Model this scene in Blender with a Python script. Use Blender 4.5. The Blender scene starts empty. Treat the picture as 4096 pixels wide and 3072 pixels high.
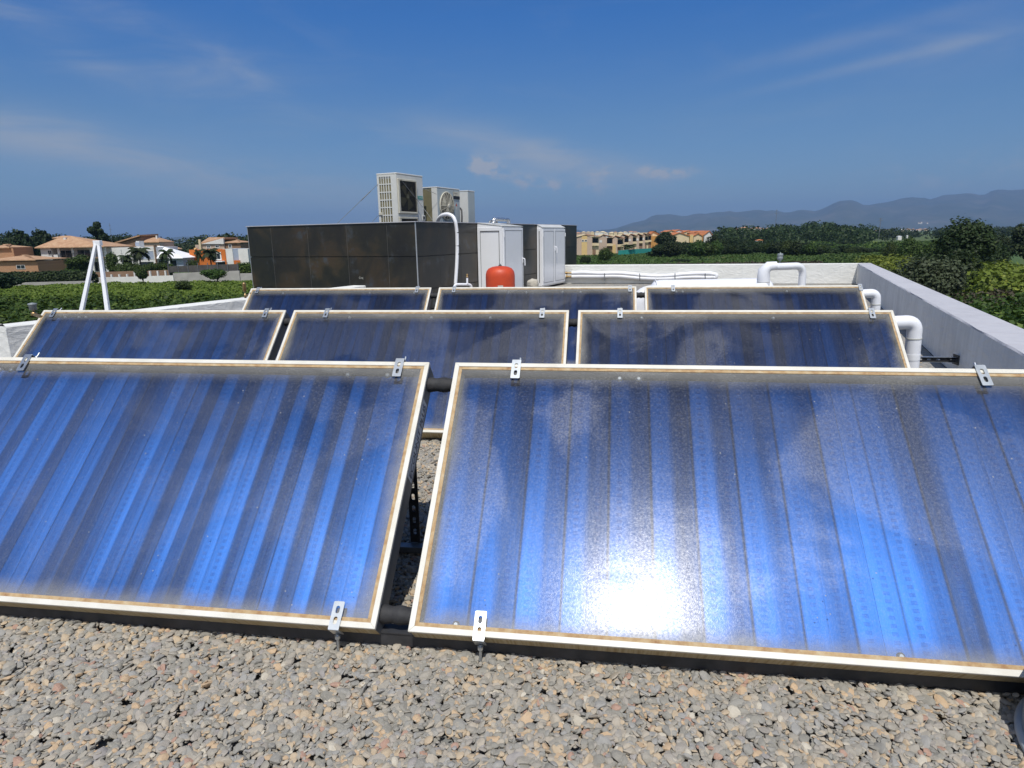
import bpy, bmesh, math, random
import numpy as np
from mathutils import Vector, Matrix
R = math.radians
S = bpy.context.scene
COL = S.collection
rnd = random.Random(7)

# ------------------------------------------------------------------ camera
F, PITCH, ROLL, YAW, CZ = 2582.78, R(12.8844), R(-0.9592), R(-8.5182), 1.1958
cy, sy, cp, sp = math.cos(YAW), math.sin(YAW), math.cos(PITCH), math.sin(PITCH)
FW = Vector((sy*cp, cy*cp, -sp)); RT = Vector((cy, -sy, 0)); UP = RT.cross(FW)
CR = RT*math.cos(ROLL) + UP*math.sin(ROLL); CU = -RT*math.sin(ROLL) + UP*math.cos(ROLL)
CAM = Vector((0, 0, CZ)); HD = Vector((sy, cy, 0))
cam = bpy.data.cameras.new('camera'); co = bpy.data.objects.new('camera', cam); COL.objects.link(co)
M = Matrix((CR, CU, -FW)).transposed().to_4x4(); M.translation = CAM
co.matrix_world = M
cam.sensor_width = 36; cam.lens = F/4096*36; cam.clip_start = 0.02; cam.clip_end = 60000
S.camera = co
def ray(px, py): return (FW + CR*((px-2048)/F) - CU*((py-1536)/F))
def at(px, py, D): return CAM + ray(px, py)*D                 # depth along the axis
def hd(px, py, d):                                            # horizontal forward distance
    r = ray(px, py); return CAM + r*(d/r.dot(HD))
def onz(px, py, z):
    r = ray(px, py); return CAM + r*((z-CZ)/r.z)
def onplane(px, py, P, n):
    r = ray(px, py); return CAM + r*((Vector(P)-CAM).dot(n)/r.dot(n))
GZ = CZ - 6.9          # ground level far below
RZ = -0.097            # gravel level

# ------------------------------------------------------------------ materials
def mat(name, col=(.5,.5,.5), rough=.6, metal=0., spec=.5):
    m = bpy.data.materials.new(name); m.use_nodes = True
    b = m.node_tree.nodes['Principled BSDF']
    b.inputs['Base Color'].default_value = (*col, 1); b.inputs['Roughness'].default_value = rough
    b.inputs['Metallic'].default_value = metal; b.inputs['Specular IOR Level'].default_value = spec
    return m
class N:
    def __init__(s, m): s.t = m.node_tree if hasattr(m, 'node_tree') else m; s.b = s.t.nodes.get('Principled BSDF')
    def n(s, typ, **k):
        x = s.t.nodes.new(typ)
        for a, v in k.items(): setattr(x, a, v)
        return x
    def l(s, a, b): s.t.links.new(a, b)
    def coord(s, kind='Object'): return s.n('ShaderNodeTexCoord').outputs[kind]
    def mapping(s, v, scale=(1,1,1), rot=(0,0,0), loc=(0,0,0)):
        x = s.n('ShaderNodeMapping'); s.l(v, x.inputs[0]); x.inputs['Scale'].default_value = scale
        x.inputs['Rotation'].default_value = rot; x.inputs['Location'].default_value = loc; return x.outputs[0]
    def noise(s, v, scale=5, det=4, rough=.5, dist=0):
        x = s.n('ShaderNodeTexNoise'); s.l(v, x.inputs['Vector']); x.inputs['Scale'].default_value = scale
        x.inputs['Detail'].default_value = det; x.inputs['Roughness'].default_value = rough
        x.inputs['Distortion'].default_value = dist; return x.outputs['Fac']
    def ramp(s, f, stops, interp='LINEAR'):
        x = s.n('ShaderNodeValToRGB'); s.l(f, x.inputs[0]); e = x.color_ramp.elements; x.color_ramp.interpolation = interp
        while len(e) < len(stops): e.new(.5)
        for i, (p, c) in enumerate(stops):
            e[i].position = p; e[i].color = (*c, 1) if len(c) == 3 else c
        return x.outputs[0]
    def val(s, v):
        x = s.n('ShaderNodeValue'); x.outputs[0].default_value = v; return x.outputs[0]
    def m(s, op, a, b=None, c=None, clamp=False):
        x = s.n('ShaderNodeMath', operation=op); x.use_clamp = clamp
        for i, v in enumerate((a, b, c)):
            if v is None: continue
            if isinstance(v, (int, float)): x.inputs[i].default_value = v
            else: s.l(v, x.inputs[i])
        return x.outputs[0]
    def mix(s, f, a, b, mode='MIX'):
        x = s.n('ShaderNodeMix', data_type='RGBA', blend_type=mode)
        for i, v in ((0, f), (6, a), (7, b)):
            if isinstance(v, (int, float)): x.inputs[i].default_value = v
            elif isinstance(v, tuple): x.inputs[i].default_value = (*v, 1)
            else: s.l(v, x.inputs[i])
        return x.outputs[2]
    def rng(s, f, a, b, c=0., d=1., smooth=True):
        x = s.n('ShaderNodeMapRange'); s.l(f, x.inputs[0])
        x.interpolation_type = 'SMOOTHSTEP' if smooth else 'LINEAR'
        for i, v in enumerate((a, b, c, d)): x.inputs[i+1].default_value = v
        return x.outputs[0]
    def bump(s, h, strength=.3, dist=.01, to=None):
        x = s.n('ShaderNodeBump'); s.l(h, x.inputs['Height']); x.inputs['Strength'].default_value = strength
        x.inputs['Distance'].default_value = dist
        if to is None: s.l(x.outputs[0], s.b.inputs['Normal'])
        return x.outputs[0]
    def base(s, c): s.l(c, s.b.inputs['Base Color'])

def noisy(name, c1, c2, scale=5, rough=.7, metal=0., bump=0, bscale=40, bdist=.01, spec=.5, det=5):
    m = mat(name, c1, rough, metal, spec); k = N(m); v = k.coord()
    k.base(k.ramp(k.noise(v, scale, det, .6), [(.3, c1), (.7, c2)]))
    if bump: k.bump(k.noise(v, bscale, 4), bump, bdist)
    return m
def plaster(name, c1, c2, streak=.0, bump=.5):
    m = mat(name, c1, .85); k = N(m); v = k.coord()
    a = k.noise(v, 1.3, 6, .65); b = k.noise(k.mapping(v, (6, 6, .5)), 2.2, 5, .6)
    f = k.m('ADD', k.m('MULTIPLY', a, .6), k.m('MULTIPLY', b, .4))
    k.base(k.ramp(f, [(.3, c2), (.62, c1)]))
    h = k.m('ADD', k.noise(k.mapping(v, (1, 1, 2.2)), 3.5, 3, .5, 1.5), k.m('MULTIPLY', k.noise(v, 60, 3), .12))
    k.bump(h, bump, .03)
    return m
MT = {}
MT['white_frame'] = noisy('white_paint_frame', (.70,.685,.63), (.56,.53,.45), 7, .45)
MT['casing'] = noisy('anthracite_casing', (.085,.092,.097), (.115,.12,.125), 8, .5)
m = mat('stained_side', (.45,.36,.2), .6); k = N(m); v = k.coord()
k.base(k.ramp(k.noise(k.mapping(v, (40, 1, 1)), 2.2, 5, .7), [(.35, (.26,.17,.07)), (.5, (.42,.33,.18)), (.7, (.52,.46,.32))])); MT['stained'] = m
m = mat('rusty_gasket', (.42,.25,.1), .8); k = N(m); v = k.coord()
k.base(k.ramp(k.noise(v, 26, 6, .7), [(.3, (.27,.14,.06)), (.5, (.42,.29,.15)), (.75, (.5,.41,.27))])); MT['gasket'] = m
MT['insul'] = noisy('grey_insulation', (.15,.145,.13), (.1,.1,.09), 9, .9)
MT['zinc'] = noisy('zinc_plated_steel', (.55,.58,.6), (.42,.45,.48), 30, .34, .85)
MT['zinc_dull'] = noisy('galvanised_steel', (.3,.31,.32), (.2,.21,.22), 12, .5, .7)
MT['black_rubber'] = noisy('black_rubber', (.018,.018,.02), (.035,.035,.037), 20, .75, bump=.3, bscale=90, bdist=.004)
MT['dark_steel'] = noisy('dark_steel', (.035,.037,.04), (.07,.07,.075), 15, .5, .4)
MT['white_plastic'] = noisy('white_pipe_jacket', (.82,.83,.86), (.74,.75,.78), 5, .35, bump=.15, bscale=6, bdist=.01)
MT['white_pvc'] = noisy('white_lacquered_door', (.8,.81,.83), (.76,.77,.79), 3, .22)
MT['plaster'] = plaster('white_plaster', (.74,.74,.71), (.66,.66,.63))
MT['plaster_grey'] = plaster('grey_white_plaster', (.76,.76,.74), (.5,.5,.48), bump=.6)
MT['plaster_top'] = plaster('grey_parapet_top', (.47,.47,.5), (.40,.40,.43), bump=.2)
MT['brass'] = noisy('brass', (.45,.32,.15), (.3,.2,.1), 20, .4, .8)
MT['red_tank'] = noisy('red_enamel', (.62,.075,.018), (.48,.05,.015), 6, .5, bump=.06, bscale=30)
MT['cap_grey'] = noisy('grey_vent_cap', (.25,.28,.29), (.18,.2,.21), 12, .4)
MT['black'] = mat('black_plastic', (.012,.012,.014), .5)
MT['ac_white'] = noisy('cream_white_enamel', (.62,.62,.59), (.55,.55,.52), 4, .4)
MT['ac_grey'] = noisy('grey_green_enamel', (.40,.45,.46), (.35,.39,.40), 4, .45)
MT['ac_dark'] = noisy('dark_grille_metal', (.03,.028,.024), (.075,.065,.05), 9, .55)
MT['cream_plastic'] = noisy('aged_cream_plastic', (.6,.57,.47), (.48,.45,.36), 10, .5)
MT['fins'] = noisy('dusty_fins', (.14,.125,.07), (.2,.18,.1), 3, .7)
MT['foil'] = noisy('crinkled_foil', (.75,.76,.78), (.55,.56,.58), 20, .25, .9, bump=1., bscale=35, bdist=.03)
MT['cement'] = noisy('cement_sack', (.5,.46,.38), (.38,.35,.29), 9, .9, bump=.6, bscale=18, bdist=.03)
MT['teal'] = mat('teal_print', (.0,.26,.23), .5)
MT['text_blue'] = mat('dark_blue_print', (.01,.02,.06), .5)
MT['label_grey'] = mat('pale_label', (.5,.53,.56), .5)
MT['label_paper'] = mat('paper_label', (.5,.5,.45), .6)
MT['red_print'] = mat('red_print', (.45,.08,.05), .6)
MT['grey_tank'] = noisy('grey_moulded_plastic', (.30,.33,.36), (.25,.28,.31), 6, .35)
# absorber
m = mat('blue_selective_absorber', (.03,.09,.5), .42, .93); k = N(m); v = k.coord()
sx = k.n('ShaderNodeSeparateXYZ'); k.l(v, sx.inputs[0])
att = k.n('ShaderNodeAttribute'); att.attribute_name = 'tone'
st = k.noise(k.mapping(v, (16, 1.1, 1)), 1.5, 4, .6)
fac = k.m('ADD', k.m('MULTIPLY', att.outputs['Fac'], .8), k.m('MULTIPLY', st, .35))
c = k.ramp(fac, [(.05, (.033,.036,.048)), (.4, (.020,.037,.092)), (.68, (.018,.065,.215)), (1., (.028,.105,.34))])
# laser weld dashes along each fin
aa_ = k.n('ShaderNodeAttribute'); aa_.attribute_name = 'across'; wx = k.m('ABSOLUTE', k.m('SUBTRACT', aa_.outputs['Fac'], .5))
wy = k.m('FRACT', k.m('MULTIPLY', sx.outputs[1], 42))
dash = k.m('MULTIPLY', k.m('LESS_THAN', wx, .12), k.m('LESS_THAN', wy, .42))
c = k.mix(k.m('MULTIPLY', dash, k.rng(k.noise(v, 3.5, 3), .4, .65, .04, .3)), c, (.012,.025,.11))
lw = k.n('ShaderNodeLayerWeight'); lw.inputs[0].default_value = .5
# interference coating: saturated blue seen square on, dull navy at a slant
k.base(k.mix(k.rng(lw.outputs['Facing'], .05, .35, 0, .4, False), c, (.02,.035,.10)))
k.b.inputs['Roughness'].default_value = .5; k.b.inputs['Anisotropic'].default_value = .86
# pressed fins scatter light sideways far more than along their length
cx_ = k.n('ShaderNodeCombineXYZ'); cx_.inputs[0].default_value = 1
vt_ = k.n('ShaderNodeVectorTransform', vector_type='VECTOR', convert_from='OBJECT', convert_to='WORLD'); k.l(cx_.outputs[0], vt_.inputs[0]); k.l(vt_.outputs[0], k.b.inputs['Tangent'])
k.bump(k.m('ADD', st, k.m('MULTIPLY', dash, .1)), .25, .01)
MT['absorber'] = m
# structured solar glass with a dusty border
def glass_mat(W, H):
    m = bpy.data.materials.new('textured_solar_glass'); m.use_nodes = True; k = N(m); t = m.node_tree
    t.nodes.remove(k.b); out = t.nodes['Material Output']
    v = k.coord(); s = k.n('ShaderNodeSeparateXYZ'); k.l(v, s.inputs[0])
    ex = k.m('MINIMUM', s.outputs[0], k.m('SUBTRACT', W, s.outputs[0]))
    ey = k.m('MINIMUM', s.outputs[1], k.m('SUBTRACT', H, s.outputs[1]))
    d = k.m('MINIMUM', ex, ey)
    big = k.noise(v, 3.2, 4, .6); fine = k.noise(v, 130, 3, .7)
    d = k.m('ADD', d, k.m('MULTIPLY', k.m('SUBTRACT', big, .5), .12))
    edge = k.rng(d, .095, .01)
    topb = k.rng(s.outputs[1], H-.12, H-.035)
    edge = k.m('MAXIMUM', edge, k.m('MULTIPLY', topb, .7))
    dust_sheen = k.m('ADD', k.m('MULTIPLY', edge, .5), k.m('MULTIPLY', k.rng(k.noise(v, 1.9, 5, .55, .8), .46, .62), .055))  # border dust, plus broad blotches that also paint in a cloud-like haze
    dust_sheen = k.m('ADD', dust_sheen, k.m('MULTIPLY', k.rng(fine, .52, .74), .11))  # fine pale grains paint the textured glass's glitter into the dust layer
    vor = k.n('ShaderNodeTexVoronoi'); k.l(v, vor.inputs['Vector']); vor.inputs['Scale'].default_value = 26
    sep = k.n('ShaderNodeSeparateColor'); k.l(vor.outputs['Color'], sep.inputs[0])
    spot = k.m('MULTIPLY', k.m('LESS_THAN', vor.outputs['Distance'], .07), k.m('GREATER_THAN', sep.outputs[0], .8))
    dust_sheen = k.m('MAXIMUM', dust_sheen, k.m('MULTIPLY', spot, .6))
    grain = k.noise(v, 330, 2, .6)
    film_sheen = k.rng(k.noise(k.mapping(v, (1, 1, 1), loc=(0, 0, 0)), 1.55, 5, .5, 1.1), .47, .56)
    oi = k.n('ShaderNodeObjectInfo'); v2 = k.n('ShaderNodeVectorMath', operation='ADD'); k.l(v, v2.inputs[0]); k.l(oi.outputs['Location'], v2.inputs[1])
    film_sheen = k.rng(k.noise(v2.outputs[0], 1.35, 5, .5, 1.2), .47, .57)  # dust film patches; mottled cloud sheen is painted in through the gloss weights
    bn = k.bump(k.m('ADD', grain, k.m('MULTIPLY', k.noise(v, 7, 2), 1.2)), .5, .0003, to=1)
    tr = k.n('ShaderNodeBsdfTransparent'); tr.inputs[0].default_value = (.9,.93,.95,1)
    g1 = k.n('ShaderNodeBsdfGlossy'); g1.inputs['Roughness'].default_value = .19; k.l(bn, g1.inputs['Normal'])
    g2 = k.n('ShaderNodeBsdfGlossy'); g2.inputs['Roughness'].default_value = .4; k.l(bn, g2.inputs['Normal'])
    gm = k.n('ShaderNodeMixShader'); k.l(k.m('MULTIPLY_ADD', film_sheen, .55, .35), gm.inputs[0]); k.l(g1.outputs[0], gm.inputs[1]); k.l(g2.outputs[0], gm.inputs[2])
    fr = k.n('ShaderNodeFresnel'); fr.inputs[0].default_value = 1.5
    amt = k.m('MULTIPLY', fr.outputs[0], k.m('MULTIPLY', k.m('MULTIPLY_ADD', film_sheen, .5, .52), k.rng(fine, .3, .72, .55, 1.5)), clamp=True)
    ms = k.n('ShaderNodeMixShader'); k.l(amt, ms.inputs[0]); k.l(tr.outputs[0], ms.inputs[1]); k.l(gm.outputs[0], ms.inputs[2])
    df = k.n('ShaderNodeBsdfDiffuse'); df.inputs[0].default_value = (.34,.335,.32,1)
    m2 = k.n('ShaderNodeMixShader'); k.l(dust_sheen, m2.inputs[0]); k.l(ms.outputs[0], m2.inputs[1]); k.l(df.outputs[0], m2.inputs[2])
    k.l(m2.outputs[0], out.inputs[0])
    return m
PW, PH = 2.1, 1.039
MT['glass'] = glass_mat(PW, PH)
# gravel base and stones
m = mat('stone', (.3,.3,.3), .85); k = N(m)
g = k.n('ShaderNodeNewGeometry')
c = k.ramp(g.outputs['Random Per Island'], [(0, (.22,.21,.18)), (.16, (.29,.265,.22)), (.32, (.235,.228,.205)), (.46, (.37,.32,.25)), (.58, (.31,.28,.24)), (.69, (.44,.335,.215)), (.79, (.27,.265,.25)), (.88, (.48,.33,.19)), (.93, (.5,.45,.36)), (.955, (.36,.20,.14)), (.975, (.27,.25,.24))], 'CONSTANT')
v = k.coord(); k.base(k.mix(.22, c, k.ramp(k.noise(v, 55, 5, .7), [(.3, (.2,.18,.15)), (.7, (.5,.46,.39))]), 'MIX'))
k.bump(k.noise(v, 140, 3), .3, .003); MT['stone'] = m
m = mat('gravel_bed', (.2,.2,.18), .9); k = N(m); v = k.coord()
vo = k.n('ShaderNodeTexVoronoi'); k.l(v, vo.inputs['Vector']); vo.inputs['Scale'].default_value = 38
sp_ = k.n('ShaderNodeSeparateColor'); k.l(vo.outputs['Color'], sp_.inputs[0])
k.base(k.ramp(sp_.outputs[0], [(0, (.2,.2,.19)), (.4, (.3,.28,.25)), (.7, (.25,.25,.24)), (.9, (.42,.33,.22))], 'CONSTANT'))
k.bump(vo.outputs['Distance'], -.9, .03); MT['bed'] = m
# ceramic tiles
m = mat('rusty_dark_ceramic', (.03,.03,.028), .3); k = N(m); v = k.coord(); g = k.n('ShaderNodeNewGeometry')
n1 = k.noise(v, 1.6, 5, .6, .4); n2 = k.noise(v, 3.1, 6, .65)
c = k.ramp(n1, [(.35, (.012,.0125,.013)), (.5, (.022,.021,.016)), (.62, (.048,.035,.02)), (.8, (.06,.036,.024))])
c = k.mix(k.rng(n2, .55, .72), c, (.055,.068,.08)); c = k.mix(k.m('MULTIPLY', g.outputs['Random Per Island'], .35), c, (.03,.022,.02))
k.base(c); k.b.inputs['Roughness'].default_value = .33; MT['tile'] = m
MT['rim_grey'] = noisy('pale_grey_rim', (.42,.45,.46), (.36,.39,.4), 6, .5); MT['h_joint'] = noisy('pale_joint', (.16,.16,.15), (.08,.08,.075), 6, .7); MT['alu'] = noisy('aluminium_trim', (.55,.56,.57), (.45,.46,.47), 8, .4, .6)

# ------------------------------------------------------------------ mesh helpers
class MB:
    def __init__(s): s.v = []; s.f = []; s.mi = []; s.cur = 0; s.sm = []
    def add(s, vs, fs, smooth=False):
        o = len(s.v); s.v += [tuple(x) for x in vs]
        for f in fs: s.f.append([i+o for i in f]); s.mi.append(s.cur); s.sm.append(smooth)
        return s
    def box(s, x0, x1, y0, y1, z0, z1, T=None):
        vs = [Vector((x, y, z)) for z in (z0, z1) for y in (y0, y1) for x in (x0, x1)]
        if T is not None: vs = [T @ q for q in vs]
        return s.add(vs, [(0,2,3,1), (4,5,7,6), (0,1,5,4), (2,6,7,3), (0,4,6,2), (1,3,7,5)])
    def prism(s, poly, z0, z1, T=None):
        n = len(poly); vs = [Vector((p[0], p[1], z0)) for p in poly] + [Vector((p[0], p[1], z1)) for p in poly]
        if T is not None: vs = [T @ q for q in vs]
        return s.add(vs, [tuple(range(n))[::-1], tuple(range(n, 2*n))] + [(i, (i+1) % n, (i+1) % n+n, i+n) for i in range(n)])
    def hull(s, bot, top):
        n = len(bot); return s.add(list(bot)+list(top), [tuple(range(n))[::-1], tuple(range(n, 2*n))] + [(i, (i+1) % n, (i+1) % n+n, i+n) for i in range(n)])
    def tube(s, pts, r, n=16, caps=True, rf=None):
        pts = [Vector(p) for p in pts]; o = []; N_ = len(pts)
        t0 = (pts[1]-pts[0]).normalized(); a = Vector((0,0,1)) if abs(t0.z) < .9 else Vector((1,0,0))
        u = t0.cross(a).normalized()
        for i, p in enumerate(pts):
            t = (pts[min(i+1, N_-1)]-pts[max(i-1, 0)]).normalized()
            u = (u - t*u.dot(t)).normalized(); w = t.cross(u)
            rr = rf(i/(N_-1)) if rf else (r[i] if isinstance(r, (list, tuple)) else r)
            for j in range(n):
                th = 2*math.pi*j/n; o.append(p + (u*math.cos(th)+w*math.sin(th))*rr)
        fs = [(i*n+j, i*n+(j+1) % n, (i+1)*n+(j+1) % n, (i+1)*n+j) for i in range(N_-1) for j in range(n)]
        s.add(o, fs, True)
        if caps: s.add(o[:n], [tuple(range(n))[::-1]]); s.add(o[-n:], [tuple(range(n))])
        return s
    def lathe(s, prof, c=(0,0,0), n=28, T=None):
        o = []; c = Vector(c)
        for r, z in prof:
            for j in range(n):
                th = 2*math.pi*j/n; q = Vector((r*math.cos(th), r*math.sin(th), z)); o.append((T @ q if T is not None else q)+c)
        s.add(o, [(i*n+j, i*n+(j+1) % n, (i+1)*n+(j+1) % n, (i+1)*n+j) for i in range(len(prof)-1) for j in range(n)], True)
        s.add(o[-n:], [tuple(range(n))]); s.add(o[:n], [tuple(range(n))[::-1]]); return s
    def build(s, name, mats, parent=None, bevel=0, seg=2, loc=None):
        me = bpy.data.meshes.new(name); me.from_pydata([tuple(q) for q in s.v], [], s.f)
        for mm in (mats if isinstance(mats, (list, tuple)) else [mats]): me.materials.append(mm)
        me.polygons.foreach_set('material_index', s.mi); me.polygons.foreach_set('use_smooth', s.sm)
        me.validate(); me.update()
        o = bpy.data.objects.new(name, me); COL.objects.link(o)
        if parent is not None: o.parent = parent
        if loc is not None: o.location = loc
        if bevel:
            b = o.modifiers.new('bevel', 'BEVEL'); b.width = bevel; b.segments = seg; b.limit_method = 'ANGLE'; b.angle_limit = R(40)
            b.harden_normals = False
        return o
def npmesh(name, V, Fq, mtl, parent=None, smooth=False, attr=None):
    me = bpy.data.meshes.new(name); nv, nf, k_ = len(V), len(Fq), Fq.shape[1]
    me.vertices.add(nv); me.vertices.foreach_set('co', V.astype(np.float32).ravel())
    me.loops.add(nf*k_); me.loops.foreach_set('vertex_index', Fq.astype(np.int32).ravel())
    me.polygons.add(nf); me.polygons.foreach_set('loop_start', np.arange(0, nf*k_, k_, dtype=np.int32))
    me.polygons.foreach_set('use_smooth', np.full(nf, smooth))
    me.update(calc_edges=True); me.materials.append(mtl)
    o = bpy.data.objects.new(name, me); COL.objects.link(o)
    if parent is not None: o.parent = parent
    return o
def tag(o, label=None, cat=None, group=None, kind=None):
    if label: o['label'] = label
    if cat: o['category'] = cat
    if group: o['group'] = group
    if kind: o['kind'] = kind
    return o
def thing(name, label, cat, loc=(0,0,0), rot=(0,0,0), group=None):
    o = bpy.data.objects.new(name, None); COL.objects.link(o); o.location = loc; o.rotation_euler = rot
    o.empty_display_size = .2; tag(o, label, cat, group); return o
def copy_tree(o, parent=None):
    c = o.copy(); COL.objects.link(c); c.parent = parent
    for ch in list(o.children): copy_tree(ch, c)
    return c
def smoothpath(P, rad=.1, seg=7):
    P = [Vector(p) for p in P]; out = [P[0]]
    for i in range(1, len(P)-1):
        a, b, c = P[i-1], P[i], P[i+1]; r = min(rad, (a-b).length*.48, (c-b).length*.48)
        s_, e = b+(a-b).normalized()*r, b+(c-b).normalized()*r
        for j in range(seg+1):
            t = j/seg; out.append(s_*(1-t)**2+b*2*t*(1-t)+e*t*t)
    return out+[P[-1]]

# ------------------------------------------------------------------ sun, sky
T0 = R(42.85)
# specular direction at the glare on the second front collector
Pg = onplane(2550, 2450, (0, 1.722, 0), Vector((0, -math.sin(T0), math.cos(T0))))
vd = (Pg-CAM).normalized(); nn = Vector((0, -math.sin(T0), math.cos(T0)))
SUN = (vd - 2*vd.dot(nn)*nn).normalized()
SEL = math.asin(SUN.z); SAZ = math.atan2(SUN.x, SUN.y)
print('SUN elev', math.degrees(SEL), 'az', math.degrees(SAZ))
sl = bpy.data.lights.new('sun', 'SUN'); sl.energy = 4.2; sl.angle = R(.53); sl.color = (1, .965, .9)
so = bpy.data.objects.new('sun', sl); COL.objects.link(so); so.rotation_euler = SUN.to_track_quat('Z', 'Y').to_euler()
so.location = (0, 0, 40)
w = bpy.data.worlds.new('World'); S.world = w; w.use_nodes = True; k = N(w.node_tree); t = w.node_tree
bg = t.nodes['Background']; sky = k.n('ShaderNodeTexSky', sky_type='NISHITA'); sky.sun_disc = False
sky.sun_elevation = SEL; sky.sun_rotation = SAZ; sky.altitude = 100; sky.air_density = 1.0; sky.dust_density = .6; sky.ozone_density = 2.5
bg.inputs[1].default_value = .1
dv = k.coord('Generated')
def vdot(vec, d_):
    x = k.n('ShaderNodeVectorMath', operation='DOT_PRODUCT'); k.l(vec, x.inputs[0]); x.inputs[1].default_value = tuple(d_); return x.outputs['Value']
nz1 = k.noise(k.mapping(dv, (2.2, 2.2, 9)), 2.4, 7, .62, .6)
nz2 = k.noise(k.mapping(dv, (3, 3, 5)), 9, 6, .62)
def streak(px, py, lx, ly, ang, amp, nz, lo, hi):
    c = ray(px, py).normalized(); X = (CR - c*CR.dot(c)).normalized(); Y = c.cross(X) * -1
    a = R(ang); U = X*math.cos(a)+Y*math.sin(a); V = -X*math.sin(a)+Y*math.cos(a)
    if V.dot(CU) < 0: V = -V
    U = X*math.cos(a) + CU*math.sin(a); V = -X*math.sin(a)+CU*math.cos(a)
    u = k.m('DIVIDE', vdot(dv, U-c*U.dot(c)), lx/F); q = k.m('DIVIDE', vdot(dv, V-c*V.dot(c)), ly/F)
    e = k.m('EXPONENT', k.m('MULTIPLY', k.m('ADD', k.m('MULTIPLY', u, u), k.m('MULTIPLY', q, q)), -1))
    e = k.m('MULTIPLY', e, k.m('GREATER_THAN', vdot(dv, c), 0))
    return k.m('MULTIPLY', k.m('MULTIPLY', e, k.rng(nz, lo, hi)), amp)
tot = k.m('MULTIPLY', k.rng(nz1, .48, .85), .10)
for a in [(3400,160,330,26,2,.2,nz1,.1,.6), (3530,245,350,16,1,.26,nz1,.1,.6), (3850,190,260,80,5,.2,nz1,.2,.7),
          (200,160,300,50,-18,.28,nz1,.25,.7), (750,230,420,110,-22,.19,nz1,.3,.75), (1000,300,160,30,-25,.13,nz1,.2,.7),
          (900,690,1300,75,-4,.5,nz1,.15,.7), (300,590,700,60,-6,.25,nz1,.3,.7), (2150,610,420,50,-12,.6,nz1,.2,.65), (2350,690,380,60,-6,.3,nz1,.2,.7),
          (1940,670,80,34,-10,1.7,nz2,.42,.66), (2180,745,120,26,-12,1.6,nz2,.42,.66), (2650,688,95,20,-4,1.7,nz2,.42,.66), (2400,690,60,26,0,.8,nz2,.42,.66),
          (2380,750,80,25,0,.8,nz2,.42,.7), (3800,700,260,50,0,.5,nz2,.42,.75), (1500,520,900,60,-10,.14,nz1,.3,.8)]:
    tot = k.m('ADD', tot, streak(*a))
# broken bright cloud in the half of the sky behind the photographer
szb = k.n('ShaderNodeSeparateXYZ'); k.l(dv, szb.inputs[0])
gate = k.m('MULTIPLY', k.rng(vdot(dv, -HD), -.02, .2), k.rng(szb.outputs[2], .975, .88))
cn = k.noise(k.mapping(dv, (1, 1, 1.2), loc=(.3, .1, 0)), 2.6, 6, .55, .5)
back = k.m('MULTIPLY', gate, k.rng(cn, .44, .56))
hs = k.n('ShaderNodeHueSaturation'); k.l(sky.outputs[0], hs.inputs['Color']); hs.inputs['Saturation'].default_value = 1.0; hs.inputs['Value'].default_value = 1.
sz = k.n('ShaderNodeSeparateXYZ'); k.l(dv, sz.inputs[0])
tint = k.ramp(sz.outputs[2], [(0, (.50,.60,.74)), (.04, (.48,.61,.79)), (.16, (.41,.62,.85)), (.29, (.20,.58,1.05)), (.7, (.3,.6,.95)), (1., (.25,.5,.8))])
sk2 = k.mix(1.0, hs.outputs[0], tint, 'MULTIPLY')
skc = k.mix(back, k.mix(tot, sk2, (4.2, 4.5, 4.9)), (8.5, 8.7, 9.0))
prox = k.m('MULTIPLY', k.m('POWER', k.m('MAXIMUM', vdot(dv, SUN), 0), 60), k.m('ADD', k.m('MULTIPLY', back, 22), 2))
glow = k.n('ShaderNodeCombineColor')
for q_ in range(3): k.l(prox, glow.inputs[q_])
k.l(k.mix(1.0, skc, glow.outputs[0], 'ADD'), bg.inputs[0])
S.view_settings.view_transform = 'Standard'; S.view_settings.look = 'None'; S.view_settings.exposure = 0; S.view_settings.gamma = 1
S.view_settings.use_curve_mapping = False
S.cycles.use_denoising = True; S.cycles.max_bounces = 10; S.cycles.transparent_max_bounces = 24; S.cycles.volume_bounces = 0
S.cycles.sample_clamp_indirect = 6; S.cycles.volume_step_rate = 1

# ------------------------------------------------------------------ solar collectors
ROWS = [dict(v=1.722, u=-2.807, t=T0, g=.107, z=0), dict(v=3.888, u=-4.539, t=R(42.80), g=.066, z=-.033), dict(v=6.095, u=-3.993, t=R(42.63), g=.085, z=-.034)]
TH = .095
def plate(name, w_, h_, slots, th, mtl, T, parent, rc=.004):
    cu = bpy.data.curves.new(name, 'CURVE'); cu.dimensions = '2D'; cu.fill_mode = 'BOTH'; cu.extrude = th/2
    def loop(cx, cy_, hw, hh, r, rev):
        pts = []
        for qx, qy, a0 in ((1,1,0), (-1,1,90), (-1,-1,180), (1,-1,270)):
            for j in range(5):
                a = R(a0+j*22.5); pts.append((cx+qx*(hw-r)+math.cos(a)*r, cy_+qy*(hh-r)+math.sin(a)*r))
        if rev: pts = pts[::-1]
        sp2 = cu.splines.new('POLY'); sp2.points.add(len(pts)-1); sp2.use_cyclic_u = True
        for p, q in zip(sp2.points, pts): p.co = (q[0], q[1], 0, 1)
    loop(0, h_/2, w_/2, h_/2, rc, False)
    for (cx, cyy, hw, hh) in slots: loop(cx, cyy, hw, hh, min(hw, hh)*.98, True)
    o = bpy.data.objects.new('tmp', cu); me = bpy.data.meshes.new_from_object(o); bpy.data.objects.remove(o)
    me.transform(T); me.name = name; me.materials.clear(); me.materials.append(mtl)
    o = bpy.data.objects.new(name, me); COL.objects.link(o); o.parent = parent; return o
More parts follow.
